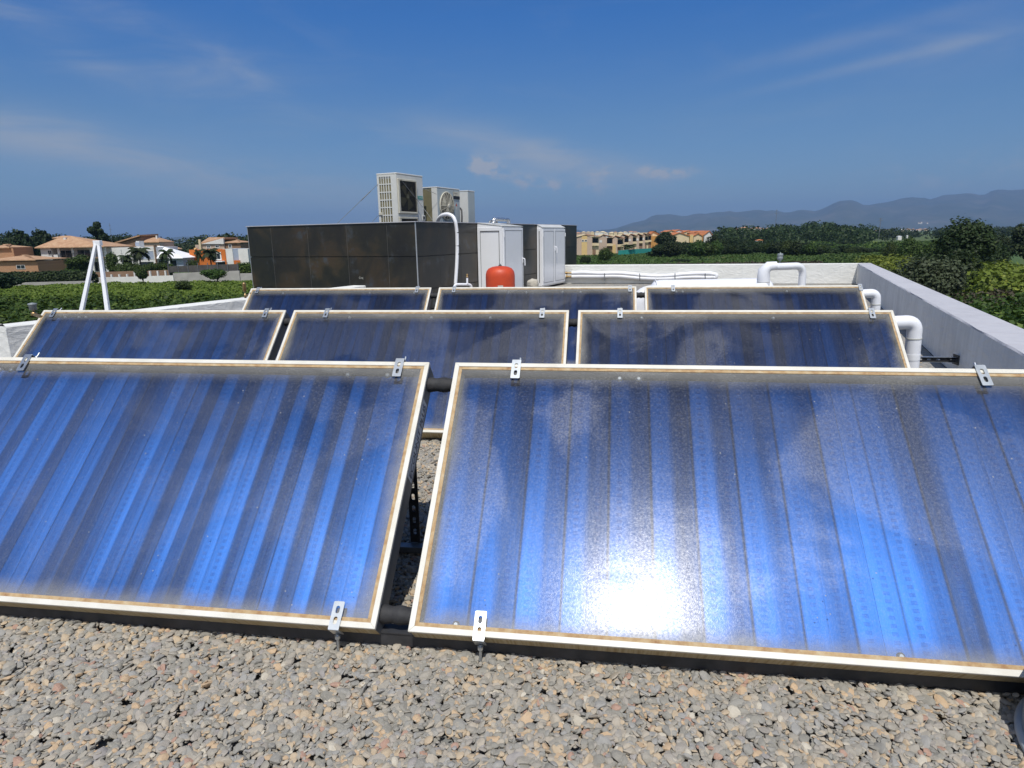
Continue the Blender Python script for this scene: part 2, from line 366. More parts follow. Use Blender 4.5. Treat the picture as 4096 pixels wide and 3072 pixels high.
def make_clamp(parent, x, top, skew=0.):
    # slotted flat lying on the frame, folded down over the edge
    y0 = PH+.012 if top else -.012
    yaw = math.pi if top else 0
    T = Matrix.Translation((x, y0, .004)) @ Matrix.Rotation(yaw+skew, 4, 'Z')
    c = plate('clamp', .036, .088, [(0, .062, .0065, .012), (0, .028, .0065, .012)], .003, MT['zinc'], T, parent)
    s_ = 1 if top else -1
    leg = MB(); leg.box(x-.018, x+.018, y0-.0018, y0+.0018, -.048, .0052); b = leg.build('clamp_flange', MT['zinc'], c, .001)
    bo = MB()
    if top:
        bo.tube([(x+.008, y0+.0, -.03), (x+.008, y0+.034, -.03)], .0042, 10); bo.tube([(x+.008, y0+.004, -.03), (x+.008, y0+.012, -.03)], .009, 6)
    else:
        bo.tube([(x, y0-.003, -.04), (x, y0-.045, -.078)], .0045, 10); bo.tube([(x, y0-.006, -.0425), (x, y0-.014, -.05)], .0095, 6)
    bo.build('bolt', MT['zinc'], c)
    return c
def make_collector(row, i, label, clamps, seed):
    hi_, lo_ = ((.76, .46), (.84, .54))[i] if row == 0 else (.6, .4)  # shine and shade of the fins, differing by row, put into their tone
    r = ROWS[row]; rr = random.Random(seed)
    root = thing('solar_collector', label, 'solar collector', (r['u']+i*(PW+r['g']), r['v'], r['z']), (r['t'], 0, 0), 'solar collectors in three rows on the gravel roof')
    W, H, b, g = PW, PH, .0185, .0125
    f = MB()
    for a, bb in (((0,0),(W,0)), ((W,0),(W,H)), ((W,H),(0,H)), ((0,H),(0,0))):
        ins = lambda p, e: (p[0]+(e if p[0] == 0 else -e), p[1]+(e if p[1] == 0 else -e))
        pl = [a, bb, ins(bb, b), ins(a, b)]; sh = .0004
        cx = sum(p[0] for p in pl)/4; cyy = sum(p[1] for p in pl)/4
        f.prism(pl, -.014, 0)
    f.build('frame', MT['white_frame'], root, .0015)
    q = MB()
    for x0, x1, y0, y1 in ((b, W-b, b, b+g), (b, W-b, H-b-g, H-b), (b, b+g, b+g, H-b-g), (W-b-g, W-b, b+g, H-b-g)): q.box(x0+.0002, x1-.0002, y0+.0002, y1-.0002, -.012, -.0035)
    q.build('gasket', MT['gasket'], root)
    c = MB(); e = .002; th = .004
    c.box(e, e+th, e, H-e, -TH, -.0145); c.box(W-e-th, W-e, e, H-e, -TH, -.0145); c.box(e+th, W-e-th, H-e-th, H-e, -TH, -.0145)
    c.box(e+th, W-e-th, e+th, H-e-th, -TH, -TH+.004)
    c.build('casing', MT['casing'], root, .001)
    c = MB(); c.box(e+th, W-e-th, e, e+th-.0005, -TH+.0045, -.0145); c.build('lower_side', MT['stained'], root)
    c = MB(); c.box(.0065, W-.0065, .0065, H-.0065, -TH+.0045, -.055)
    for x0, x1, y0, y1 in ((.0065, .03, .0065, H-.0065), (W-.03, W-.0065, .0065, H-.0065), (.03, W-.03, .0065, .03), (.03, W-.03, H-.03, H-.0065)): c.box(x0, x1, y0, y1, -.0545, -.0145)
    c.build('insulation_tray', MT['insul'], root)
    # absorber: fins with their own bend
    nf = (36 if i == 0 else 28) if row == 0 else 32; x0, x1, y0, y1 = .034, W-.034, .036, H-.05; fw = (x1-x0)/nf; ny = 22
    V = []; Q = []; tone = []; acr = []
    tl_ = []
    for fi in range(nf):
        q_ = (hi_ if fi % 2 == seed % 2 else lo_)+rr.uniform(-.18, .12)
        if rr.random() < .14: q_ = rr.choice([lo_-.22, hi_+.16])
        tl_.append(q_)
    for fi in range(nf):
        tilt = rr.uniform(-.035, .035); tn = tl_[fi]
        ph = rr.uniform(0, 6); base = len(V); prof = [0, .1, .2, .5, .8, .9, 1]
        for a in prof:
            for j in range(ny+1):
                yy = y0+(y1-y0)*j/ny; wv = math.sin(yy*4+ph)*.3+math.sin(yy*9+ph*2)*.15
                acr.append(a); zz = -.036 + (a-.5)*fw*tilt*(1+wv) + .0012*math.sin(math.pi*a)
                V.append((x0+(fi+a)*fw, yy, zz)); nb_ = tl_[fi-1] if a < .5 else tl_[(fi+1) % nf]; wt = {0: .5, 1: .5, .1: .15, .9: .15}.get(a, 0)
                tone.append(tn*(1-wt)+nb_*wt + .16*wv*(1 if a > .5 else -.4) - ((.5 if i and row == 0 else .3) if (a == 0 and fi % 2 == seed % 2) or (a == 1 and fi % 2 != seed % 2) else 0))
        for ai in range(len(prof)-1):
            for j in range(ny):
                a = base+ai*(ny+1)+j; Q.append((a, a+ny+1, a+ny+2, a+1))
    o = npmesh('absorber', np.array(V), np.array(Q), MT['absorber'], root, True)
    at_ = o.data.attributes.new('tone', 'FLOAT', 'POINT'); at_.data.foreach_set('value', np.array(tone, dtype=np.float32))
    at_ = o.data.attributes.new('across', 'FLOAT', 'POINT'); at_.data.foreach_set('value', np.array(acr, dtype=np.float32))
    for q in rr.sample(range(nf), 5):
        hp = MB(); hx = x0+fw*(q+.5); hy = rr.choice([y1+.004, y1+.004, y0+.002]); hp.lathe([(.013, 0), (.012, .006), (.006, .01)], (hx, hy, -.036), 12)
        hp.build('riser_joint', MT['zinc'], root)
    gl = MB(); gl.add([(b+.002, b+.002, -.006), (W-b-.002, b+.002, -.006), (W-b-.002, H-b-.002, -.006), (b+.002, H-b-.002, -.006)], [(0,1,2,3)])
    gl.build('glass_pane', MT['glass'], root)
    for (u_, top, sk) in clamps: make_clamp(root, u_, top, sk)
    return root
def u_on(row, i, px, top):   # collector-local x of a clamp seen at pixel column px
    r = ROWS[row]; y = r['v']+(PH*math.cos(r['t']) if top else 0); z = r['z']+(PH*math.sin(r['t']) if top else 0)
    lo, hi = -1., 4.
    for _ in range(40):
        mdl = (lo+hi)/2; p = Vector((r['u']+i*(PW+r['g'])+mdl, y, z))-CAM
        if 2048+F*p.dot(CR)/p.dot(FW) < px: lo = mdl
        else: hi = mdl
    return lo
CL = {(0,0): [(112,1,.06), (1600,1,0), (1338,0,0)], (0,1): [(2067,1,0), (3920,1,.04), (1916,0,.02)],
      (1,0): [(222,1,0), (1068,1,.0)], (1,1): [(1310,1,0), (2170,1,0)], (1,2): [(2480,1,0), (3485,1,-.04)],
      (2,0): [(1034,1,0), (1670,1,0)], (2,1): [(1818,1,0), (2520,1,0)], (2,2): [(2692,1,0), (3440,1,-.03)]}
LB = {(0,0): 'large blue solar collector in the front row cut by the left edge of the view',
      (0,1): 'large blue solar collector in the front row with the sun glare on its glass',
      (1,0): 'leftmost blue solar collector of the middle row beside the white wall stub',
      (1,1): 'central blue solar collector of the middle row behind the gap of the front row',
      (1,2): 'rightmost solar collector of the middle row joined to the thick white elbow pipe',
      (2,0): 'leftmost solar collector of the back row just in front of the dark tiled enclosure',
      (2,1): 'middle solar collector of the back row in front of the red tank',
      (2,2): 'rightmost solar collector of the back row in front of the lying white cylinder'}
COLL = {}
for n_, (key, cl) in enumerate(CL.items()):
    COLL[key] = make_collector(key[0], key[1], LB[key], [(u_on(*key, px, tp), bool(tp), sk) for px, tp, sk in cl], 11+n_)
# lettering on the side of the first collector
def text_mesh(txt, size, mtl, T, parent, name='lettering', ext=.0004, align='LEFT'):
    cu = bpy.data.curves.new(name, 'FONT'); cu.body = txt; cu.size = size; cu.extrude = ext; cu.align_x = align
    o = bpy.data.objects.new('tmp', cu); me = bpy.data.meshes.new_from_object(o); bpy.data.objects.remove(o)
    me.transform(T); me.materials.clear(); me.materials.append(mtl); me.name = name
    o = bpy.data.objects.new(name, me); COL.objects.link(o); o.parent = parent; return o
side = Matrix(((0,0,1,0), (1,0,0,0), (0,1,0,0), (0,0,0,1)))     # text x -> local y, text y -> local z, facing +x
lb = MB(); lb.box(PW-.0022, PW-.0012, PH-.50, PH-.16, -.078, -.022); lbo = lb.build('maker_label', MT['label_grey'], COLL[(0,0)])
text_mesh('ECOUNIT PLUS', .046, MT['text_blue'], Matrix.Translation((PW-.0005, PH-.492, -.066)) @ side @ Matrix.Scale(1.02, 4, (1,0,0)), lbo)
# hoses between neighbours
HL = {(0,0): 'front row gap', (1,0): 'left gap of the middle row', (1,1): 'right gap of the middle row', (2,0): 'left gap of the back row', (2,1): 'right gap of the back row'}
for (row, i), lab in HL.items():
    r = ROWS[row]; Tm = Matrix.Translation((r['u']+i*(PW+r['g'])+PW, r['v'], r['z'])) @ Matrix.Rotation(r['t'], 4, 'X')
    for y_, nm in ((PH-.075, 'upper'), (.06, 'lower')):
        mb = MB(); n_ = 14
        pts = [Tm @ Vector((-.008+(r['g']+.016)*j/n_, y_, -.052)) for j in range(n_+1)]
        mb.tube(pts, .03, 18, rf=lambda t_: .029+.0022*math.sin(t_*14))
        tag(mb.build('pipe_sleeve', MT['black_rubber']), f'black foam pipe sleeve bridging the {lab}, {nm} connection', 'pipe', 'black foam sleeves between the collectors')
# racks
legp = onz(1655, 2190, RZ+.02)
LEGLAB = ['front', 'middle', 'back']
for ri, r in enumerate(ROWS):
    n_ = 2 if ri == 0 else 3; L = n_*PW+(n_-1)*r['g']
    root = thing('mounting_rack', f'dark slotted steel mounting rack carrying the {LEGLAB[ri]} row of collectors', 'rack', (r['u'], r['v'], RZ), group='mounting racks under the collectors')
    dy = PH*math.cos(r['t']); dz = PH*math.sin(r['t']); z0 = r['z']-RZ
    mb = MB(); y0 = .055
    mb.box(.02, L-.02, y0, y0+.042, .004, .048); mb.box(.02, L-.02, y0-.004, y0+.046, .0485, .052)
    mb.build('front_rail', MT['dark_steel'], root)
    rear = legp.y-ROWS[0]['v']
    mb = MB(); mb.box(.02, L-.02, rear-.02, rear+.02, .004, .03); mb.build('rear_rail', MT['zinc_dull'], root)
    yb = rear; 
    for c_ in range(n_):
        for ux in (.25, PW-.035 if ri == 0 else PW-.25):
            x_ = c_*(PW+r['g'])+ux + (.0 if ri else 0)
            if ri == 0 and c_ == 0 and ux > 1: x_ = legp.x-r['u']
            h_ = z0+(yb*math.tan(r['t']))-TH/math.cos(r['t'])-.01; h_ = min(h_, z0+dz*.92)
            T = Matrix.Translation((x_, yb+.03, .03)) @ Matrix.Rotation(R(90), 4, 'X')
            hh = max(.12, h_-.03)
            plate('upright', .042, hh, [(0, .05+.052*j, .007, .014) for j in range(int((hh-.08)/.052))], .004, MT['dark_steel'], T, root)
            mb = MB(); a, bq = Vector((x_+.03, .07, .03)), Vector((x_+.03, dy-.12, z0+dz-.12-TH/math.cos(r['t'])))
            mb.tube([a, bq], .014, 4); mb.build('brace', MT['dark_steel'], root)

# ------------------------------------------------------------------ roof: gravel, parapets
ZP = CZ-.81                                     # parapet top
P1, P2 = onz(3431, 1054, ZP), onz(4096, 1418, ZP)
Q1, Q2 = onz(3481.8, 1052, ZP), onz(4096, 1317, ZP)
dr = (P1-P2).normalized(); dq = (Q1-Q2).normalized()
near = lambda P, d_, y: P + d_*((y-P.y)/d_.y)
RI0, RO0 = near(P2, dr, -3.2), near(Q2, dq, -3.2)
L1, L2 = onz(21, 1306, ZP), onz(1463, 1142, ZP)
LO1, LO2 = onz(0, 1277, ZP), onz(1463, 1133, ZP)
dl = (L2-L1).normalized()
nl = Vector((-dl.y, dl.x, 0)); LO1 = L1+nl*.26; LO2 = L2+nl*.26
E2AZ = YAW+R(25.5); E2 = Vector((math.sin(E2AZ), math.cos(E2AZ), 0)); E1 = Vector((E2.y, -E2.x, 0))   # E1 points right
FL, FR = onz(2252, 1061, ZP), P1
FLo = FL+(FR-FL).normalized().cross(Vector((0,0,1)))*-.3; FRo = Q1
print('parapet', P1, P2, 'left', L1, L2, 'far', FL, FR)
MT['plaster_side'] = plaster('weathered_plaster', (.84,.83,.79), (.64,.63,.60), bump=.7); k = N(MT['plaster_side']); v = k.coord()
src = k.b.inputs['Base Color'].links[0].from_socket
k.base(k.mix(k.rng(k.noise(k.mapping(v, (1.6, 1.6, .35)), 1.8, 6, .65), .5, .78, 0, .4), src, (.42,.41,.39)))
MT['plaster_joint'] = plaster('jointed_coping_plaster', (.48,.48,.51), (.39,.39,.42), bump=.25); k = N(MT['plaster_joint']); v = k.coord()
src = k.b.inputs['Base Color'].links[0].from_socket; dtp = k.n('ShaderNodeVectorMath', operation='DOT_PRODUCT'); k.l(v, dtp.inputs[0]); dtp.inputs[1].default_value = tuple(dr)
jl = k.m('LESS_THAN', k.m('FRACT', k.m('ADD', k.m('MULTIPLY', dtp.outputs['Value'], 1/.62), k.m('MULTIPLY', k.noise(v, 3, 3), .012))), .009)
stn = k.rng(k.noise(v, 2.4, 6, .7), .55, .75, 0, .35)
k.base(k.mix(k.m('MULTIPLY', jl, .6), k.mix(stn, src, (.30,.29,.28)), (.30,.22,.19)))
def wall_top(name, inner, outer, label, mats, zb, wav=.0, seed=1, n=60, zi=None):
    # a wall prism with a slightly wavy hand-rendered inner edge
    rr = random.Random(seed); mb = MB(); a0, a1 = inner; b0, b1 = outer; ph = [rr.uniform(0, 6) for _ in range(6)]
    vs = []
    for j in range(n+1):
        t_ = j/n; s_ = sum(math.sin(t_*f_+p_)*q_ for f_, p_, q_ in zip((9, 23, 47, 90, 160, 230), ph, (.35, .3, .25, .2, .15, .12)))*wav
        I = a0.lerp(a1, t_); O = b0.lerp(b1, t_); dirn = (I-O).normalized()
        zt = ZP
        vs += [Vector((I.x, I.y, zb)), Vector((I.x, I.y, zt-.012+s_*.25)) + dirn*0, Vector((I.x, I.y, zt))-dirn*(.014+s_), Vector((O.x, O.y, zt)), Vector((O.x, O.y, GZ))]
    side_f = []; top_f = []
    for j in range(n):
        a = j*5; b_ = a+5
        side_f += [(a, b_, b_+1, a+1), (a+3, b_+3, b_+4, a+4)]; top_f += [(a+2, b_+2, b_+3, a+3), (a+1, b_+1, b_+2, a+2)]
    side_f += [(0,1,2,3,4), tuple(n*5+q for q in (4,3,2,1,0))]
    mb.add(vs, side_f); mb.cur = 1; mb.add(vs, top_f)
    return tag(mb.build(name, mats), label, 'wall')
wall_top('parapet_wall', (RI0, P1), (RO0, Q1), 'long grey parapet wall running back along the right side of the roof', [MT['plaster_side'], MT['plaster_joint']], RZ-.02, .026, 3, 420)
wall_top('parapet_wall', (P1-dr*.0, FL), (Q1, FLo), 'white rendered parapet wall closing the far end of the roof', [MT['plaster'], MT['plaster']], RZ-.02, .004, 5)
wall_top('parapet_wall', (L2, L1), (LO2, LO1), 'white parapet wall along the left side, running behind the collectors to the tiled block', [MT['plaster_grey'], MT['plaster']], RZ-.02, .012, 8, 120)
wl = L1-E1*2.6-dl*0
wall_top('parapet_wall', (L1+Vector((0,0,0)), wl), (LO1+nl*.0+dl*.1, wl+dl*.3), 'short stub of white rendered wall at the left edge beside the middle row', [MT['plaster'], MT['plaster']], RZ-.02, .006, 9)
wn = wl-dl*8
# deck / building body
deck = MB()
poly = [RO0, Q1, FRo, FLo, FLo+(FL-FR).normalized()*6.5+Vector((0, 2, 0)), L2+nl*4.2+dl*3, wl+nl*.3, Vector((wl.x, -3.2, 0))]
poly = [Vector((RO0.x-.02, RO0.y, 0)), Vector((Q1.x-.02, Q1.y-.02, 0)), Vector((FLo.x, FLo.y-.02, 0)), Vector((FLo.x-1, FLo.y+3, 0)), Vector((L2.x-4.5, L2.y+3.5, 0)), Vector((LO2.x-2.2, LO2.y-2, 0)), Vector((wl.x+.0, wl.y+.1, 0)), Vector((wl.x, -3.2, 0))]
deck.prism([(p.x, p.y) for p in poly], GZ, RZ-.03)
tag(deck.build('roof_deck', MT['bed']), kind='structure')
# gravel stones
def gravel(regions):
    rs = np.random.RandomState(3)
    bm = bmesh.new(); bmesh.ops.create_icosphere(bm, subdivisions=2, radius=1); bm.verts.ensure_lookup_table()
    bv = np.array([q.co[:] for q in bm.verts]); bf = np.array([[q.index for q in f.verts] for f in bm.faces]); bm.free()
    var = []
    for s_ in range(24):
        q = bv.copy(); p_ = rs.rand(5, 3)*2-1
        for a in range(5):
            n_ = p_[a]/np.linalg.norm(p_[a]); dd = q @ n_; lim = rs.uniform(.48, .82); q -= np.outer(np.maximum(dd-lim, 0), n_)*.95
        q *= (1+.1*(rs.rand(len(q), 1)-.5)); var.append(q)
    Vs = []; Fs = []; off = 0
    for (x0, x1, y0, y1, dens) in regions:
        n_ = int((x1-x0)*(y1-y0)*dens)
        for _ in range(n_):
            x = rs.uniform(x0, x1); y = rs.uniform(y0, y1)
            rel = Vector((x, y, RZ))-CAM; qx, qy = rel.dot(CR)/rel.dot(FW), -rel.dot(CU)/rel.dot(FW)
            if abs(qx) > 1.05 or qy > .8: continue
            s_ = rs.choice([.0062, .0085, .011, .0138, .018], p=[.27, .32, .25, .12, .04]); sc = np.array([s_*rs.uniform(1., 1.55), s_, s_*rs.uniform(.3, .68)])
            a, b_, c_ = rs.uniform(0, 6.28), rs.normal(0, .34), rs.normal(0, .34)
            Rz = np.array([[math.cos(a), -math.sin(a), 0], [math.sin(a), math.cos(a), 0], [0,0,1]])
            Rx = np.array([[1,0,0], [0, math.cos(b_), -math.sin(b_)], [0, math.sin(b_), math.cos(b_)]])
            Ry = np.array([[math.cos(c_), 0, math.sin(c_)], [0,1,0], [-math.sin(c_), 0, math.cos(c_)]])
            q = (var[rs.randint(24)]*sc) @ (Rz @ Rx @ Ry).T
            z = RZ - .012 + rs.uniform(0, .012) + .005*math.sin(x*5+1)*math.sin(y*6)
            Vs.append(q+np.array([x, y, z])); Fs.append(bf+off); off += len(q)
    return npmesh('gravel', np.concatenate(Vs), np.concatenate(Fs), MT['stone'], None, False)
tag(gravel([(-2.5, 2.6, .85, 1.98, 10500), (-1.2, .05, 1.98, 4.2, 8000)]), 'mixed grey and tan gravel covering the flat roof', 'gravel', kind='stuff')
dome = at(4850, 3050, 1.5); Rd = .345
mb = MB(); mb.lathe([(Rd, 0), (Rd, .12), (Rd*.985, .17), (Rd*.93, .215), (Rd*.82, .25), (Rd*.6, .278), (Rd*.3, .29), (.001, .294)], (0,0,0), 72)
tk = thing('plastic_tank', 'grey rounded plastic lid at the bottom right corner of the view', 'tank lid', (dome.x, dome.y, RZ))
mb.build('lid', MT['grey_tank'], tk)
mb = MB(); mb.tube([(Rd*1.012*math.cos(2*math.pi*j/48), Rd*1.0*math.sin(2*math.pi*j/48), .012) for j in range(49)], .012, 10, caps=False); mb.build('rim', MT['rim_grey'], tk)

# ------------------------------------------------------------------ tiled enclosure
C = at(1661, 888, 11.4); ZB = C.z
CL_ = onplane(988, 904, C, E2); CRt = onplane(2307, 900, C, E1)
LEN1 = (CL_-C).to_2d().length; LEN2 = (CRt-C).to_2d().length
print('block', C, LEN1, LEN2)
# local frame: +x = E2 (along the right face, away), +y = -E1 (along the left face)
blk = thing('tiled_enclosure', 'flat-topped roof enclosure clad in dark rusty ceramic tiles', 'enclosure', (C.x, C.y, RZ), (0, 0, math.atan2(E2.y, E2.x)))
BT = blk.matrix_basis; BI = None
bm_ = Matrix.Translation((C.x, C.y, RZ)) @ Matrix.Rotation(math.atan2(E2.y, E2.x), 4, 'Z'); BI = bm_.inverted()
hB = ZB-RZ; tH = .6
yL = lambda px: (BI @ onplane(px, 950, C, E2)).y
xR = lambda px: (BI @ onplane(px, 950, C, E1)).x
cut1 = [0, yL(1548), yL(1386), yL(1230), yL(1085), LEN1]
cut2 = [0, xR(1755), xR(1840), xR(1932)]
while cut2[-1] < LEN2-.5: cut2.append(cut2[-1]+.72)
cut2[-1] = LEN2
core = MB(); core.box(.02, LEN2-.02, .02, LEN1-.02, 0, hB-.45)
for a in ((.016, LEN2-.016, .016, .1), (.016, LEN2-.016, LEN1-.1, LEN1-.016), (.016, .1, .1, LEN1-.1), (LEN2-.1, LEN2-.016, .1, LEN1-.1)): core.box(*a, hB-.45, hB-.003)
core.build('core', MT['black'], blk)
tl = MB(); rows = [(hB-tH*(q+1)+.007, hB-tH*q-.007) for q in range(3)]; rows[-1] = (0.0, rows[-1][1])
gp = .004
for z0, z1 in rows:
    for a, b in zip(cut1, cut1[1:]): tl.box(0, .0145, a+gp, b-gp, z0, z1)
    for a, b in zip(cut2, cut2[1:]): tl.box(a+gp+(.015 if a == 0 else 0), b-gp, 0, .0145, z0, z1)
    for a, b in zip(cut1, cut1[1:]): tl.box(LEN2-.0145, LEN2, a+gp+.015, b-gp, z0, z1)
    tl.box(.015, LEN2-.015, LEN1-.0145, LEN1, z0, z1)
tl.build('tile_cladding', MT['tile'], blk)
jt = MB()
for b in cut1[1:-1]: jt.box(.0015, .0135, b-.0022, b+.0022, 0, hB-.004)
for b in cut2[1:-1]: jt.box(b-.0022, b+.0022, .0015, .0135, 0, hB-.004)
jt.build('light_joint', MT['h_joint'], blk)
tr = MB(); e = .012
tr.box(-.004, .012, -.004, .012, 0, hB+.0); tr.box(-.004, .008, LEN1-.006, LEN1+.006, 0, hB)
tr.build('corner_trim', MT['alu'], blk)
tr = MB()
for a in ((-.02, LEN2+.02, -.02, .14), (-.02, LEN2+.02, LEN1-.14, LEN1+.02), (-.02, .14, .14, LEN1-.14), (LEN2-.14, LEN2+.02, .14, LEN1-.14)): tr.box(*a, hB+.001, hB+.014)
tr.build('coping', MT['plaster_top'], blk)
def B(px, py, D):  return BI @ at(px, py, D)
# chalk mark on a tile
cm = BI @ onplane(1436, 1115, C, E2)
mk = text_mesh('Cruj', .055, MT['label_paper'], Matrix.Translation((-.001, cm.y, cm.z)) @ Matrix(((0,0,-1,0), (-1,0,0,0), (0,1,0,0), (0,0,0,1))), blk, 'chalk_mark', .0003)

# ------------------------------------------------------------------ cabinets on the right face
def cabinet(x0, dep, wid, z1, doors, label, hx):
    c = thing('utility_cabinet', label, 'cabinet', tuple(bm_ @ Vector((x0, 0, 0))), (0, 0, math.atan2(E2.y, E2.x)), 'white cabinets on the tiled enclosure')
    b = MB(); zt = z1; s_ = .07
    # local: x along wall, y negative = outwards ; sloping lid
    vs = [(0,-.005,.02), (wid,-.005,.02), (wid,-dep,.02), (0,-dep,.02)]; vt = [(0,-.005,zt), (wid,-.005,zt), (wid,-dep,zt-s_), (0,-dep,zt-s_)]
    b.hull([Vector(q) for q in vs], [Vector(q) for q in vt]); b.build('body', MT['white_pvc'], c, .003)
    l = MB(); l.hull([Vector((-.01,-.005,zt+.002)), Vector((wid+.02,-.005,zt+.002)), Vector((wid+.02,-dep-.03,zt-s_-.004)), Vector((-.01,-dep-.03,zt-s_-.004))], [Vector((-.01,-.005,zt+.014)), Vector((wid+.02,-.005,zt+.014)), Vector((wid+.02,-dep-.03,zt-s_+.008)), Vector((-.01,-dep-.03,zt-s_+.008))])
    l.build('lid', MT['ac_white'], c)
    # framed side panel
    sp_ = MB(); zz = zt-s_-.02; f_ = .07
    sp_.box(-.012, -.0005, -dep+.0, -.01, .04, .04+f_); sp_.box(-.012, -.0005, -dep, -.01, zz-f_, zz)
    sp_.box(-.012, -.0005, -dep, -dep+f_*.9, .04+f_, zz-f_); sp_.box(-.012, -.0005, -.01-f_*.9, -.01, .04+f_, zz-f_)
    sp_.build('side_frame', MT['white_pvc'], c, .002)
    g = MB(); i0 = .0012
    yy0, yy1 = -dep+f_*.9, -.01-f_*.9
    for a in ((yy0+.001, yy0+.011, .05+f_, zz-f_-.001), (yy1-.009, yy1-.001, .05+f_, zz-f_-.001)): g.box(-.0135, -.0128+.0004, a[0], a[1], a[2], a[3])
    g.box(-.0135, -.0124, yy0+.012, yy1-.01, zz-f_-.012, zz-f_-.001); g.build('side_seal', MT['black'], c)
    dw = wid/doors
    for q in range(doors):
        d = MB(); xa, xb = q*dw+.006, (q+1)*dw-.006; za, zb = .06, zt-s_-.03
        d.box(xa, xb, -dep-.035, -dep-.002, za, zb); dd = d.build('door', MT['white_pvc'], c, .003)
        p = MB(); fr = .055
        for a in ((xa+fr, xb-fr, za+fr, za+fr+.008), (xa+fr, xb-fr, zb-fr-.008, zb-fr), (xa+fr, xa+fr+.008, za+fr+.008, zb-fr-.008), (xb-fr-.008, xb-fr, za+fr+.008, zb-fr-.008)): p.box(a[0], a[1], -dep-.037, -dep-.0355, a[2], a[3])
        p.build('panel_seal', MT['black'], dd)
        h = MB(); hz = zt*hx
        hxp = xb-.03 if (q == doors-1 and doors == 1) else (xa+.03 if q == 1 else None)
        if hxp is not None:
            h.box(hxp-.012, hxp+.012, -dep-.047, -dep-.0352, hz-.06, hz+.06)
            h.tube(smoothpath([(hxp, -dep-.045, hz+.03), (hxp, -dep-.085, hz+.03), (hxp+.0, -dep-.09, hz-.03), (hxp+.0, -dep-.09, hz-.12)], .03), .011, 10)
            h.build('handle', MT['white_plastic'], dd)
        hg = MB()
        for zc in (za+.15, zb-.15):
            xh = xa if q == 0 else xb; hg.tube([(xh, -dep-.04, zc-.045), (xh, -dep-.04, zc+.045)], .009, 8)
        hg.build('hinge', MT['white_plastic'], dd)
    return c
zc1 = (BI @ onplane(1909, 893, C, E1)).z
x1 = xR(1909)
# outer corner of the first cabinet: seen at column 2011
def outward(x, px):
    lo, hi = 0, 3
    for _ in range(40):
        m_ = (lo+hi)/2; p = (bm_ @ Vector((x, -m_, 1.)))-CAM
        if 2048+F*p.dot(CR)/p.dot(FW) < px: lo = m_
        else: hi = m_
    return lo
d1 = outward(x1, 2010); 
def along(dep, px):
    lo, hi = 0, 12
    for _ in range(40):
        m_ = (lo+hi)/2; p = (bm_ @ Vector((m_, -dep, 1.)))-CAM
        if 2048+F*p.dot(CR)/p.dot(FW) < px: lo = m_
        else: hi = m_
    return lo
xe1 = along(d1, 2087)
x2 = xR(2147); d2 = outward(x2, 2167); xe2 = along(d2, 2256)
print('cab', x1, d1, xe1, x2, d2, xe2, zc1)
cabinet(x1, d1, xe1-x1, zc1, 1, 'white single-door cabinet behind the red tank', .5)
cabinet(x2, d2, xe2-x2, zc1-.005, 2, 'white double-door cabinet farther along the dark tiled enclosure', .62)
# foil duct and small hoses on top
p0 = at(2016, 884, 12.9); p1 = at(2084, 886, 14.5)
zf = (bm_ @ Vector((0, 0, zc1))).z
c1 = bm_ @ Vector((x1+.15, -d1*.55, zc1-.01)); c2 = bm_ @ Vector((xe1-.1, -d1*.55, zc1-.01))
mb = MB(); mb.tube(smoothpath([c1, c1+Vector((0,0,.085)), c2+Vector((0,0,.085)), c2], .07), .04, 14)
tag(mb.build('foil_duct', MT['foil']), 'crinkled silver foil duct lying over the lid of the single-door cabinet', 'duct')
q0 = bm_ @ Vector((x1-.2, .6, hB-.1)); 
mb = MB(); a_, b_ = at(1952, 895, 14.), at(1996, 897, 14.4)
mb.tube(smoothpath([a_-Vector((0,0,.06)), at(1960, 884, 14.), at(1985, 884, 14.3), b_-Vector((0,0,.05))], .08), .022, 12)
tag(mb.build('hose_loop', MT['zinc_dull']), 'small grey hose loop on top of the tiled enclosure left of the foil duct', 'hose')

# ------------------------------------------------------------------ air conditioners on the enclosure
ROTZ = math.atan2(E2.y, E2.x)
def unit_root(px, py, D, H, label, name='air_conditioner'):
    P = at(px, py, D); return thing(name, label, 'air conditioner', (P.x, P.y, P.z-H), (0, 0, ROTZ), 'air conditioner units on the enclosure'), P
def col_to(root, y, px, hi=4.):      # local x so that point (x,y) is at column px
    T = Matrix.Translation(root.location) @ Matrix.Rotation(ROTZ, 4, 'Z'); lo = 0
    for _ in range(40):
        m_ = (lo+hi)/2; p = (T @ Vector((m_, y, .7)))-CAM
        if 2048+F*p.dot(CR)/p.dot(FW) < px: lo = m_
        else: hi = m_
    return lo
def coly(root, x, px):
    T = Matrix.Translation(root.location) @ Matrix.Rotation(ROTZ, 4, 'Z'); lo, hi = 0, 2.
    for _ in range(40):
        m_ = (lo+hi)/2; p = (T @ Vector((x, m_, .7)))-CAM
        if 2048+F*p.dot(CR)/p.dot(FW) > px: lo = m_
        else: hi = m_
    return lo
sc = 4.254
H1 = 1.36
u1, P = unit_root(1584.6, 689, 11.95, H1, 'tall cream outdoor unit with square fan grille and slotted left side, nearest the tile corner')
L_ = col_to(u1, 0, 1696); W_ = coly(u1, 0, 1513); print('unit1', L_, W_)
zpx = 1584.6
def zu(y): return H1-(y-689)/(263.)*(P.z-CZ)
b = MB(); b.box(.012, L_, 0, W_-.012, .03, H1-.03); b.build('housing', MT['ac_white'], u1, .012, 3)
b = MB(); b.box(-.004, L_+.004, -.004, W_, H1-.029, H1); b.build('top_cover', MT['ac_white'], u1, .01, 3)
b = MB(); b.box(.08, L_-.08, .05, W_-.05, 0, .0295); b.build('feet', MT['dark_steel'], u1)
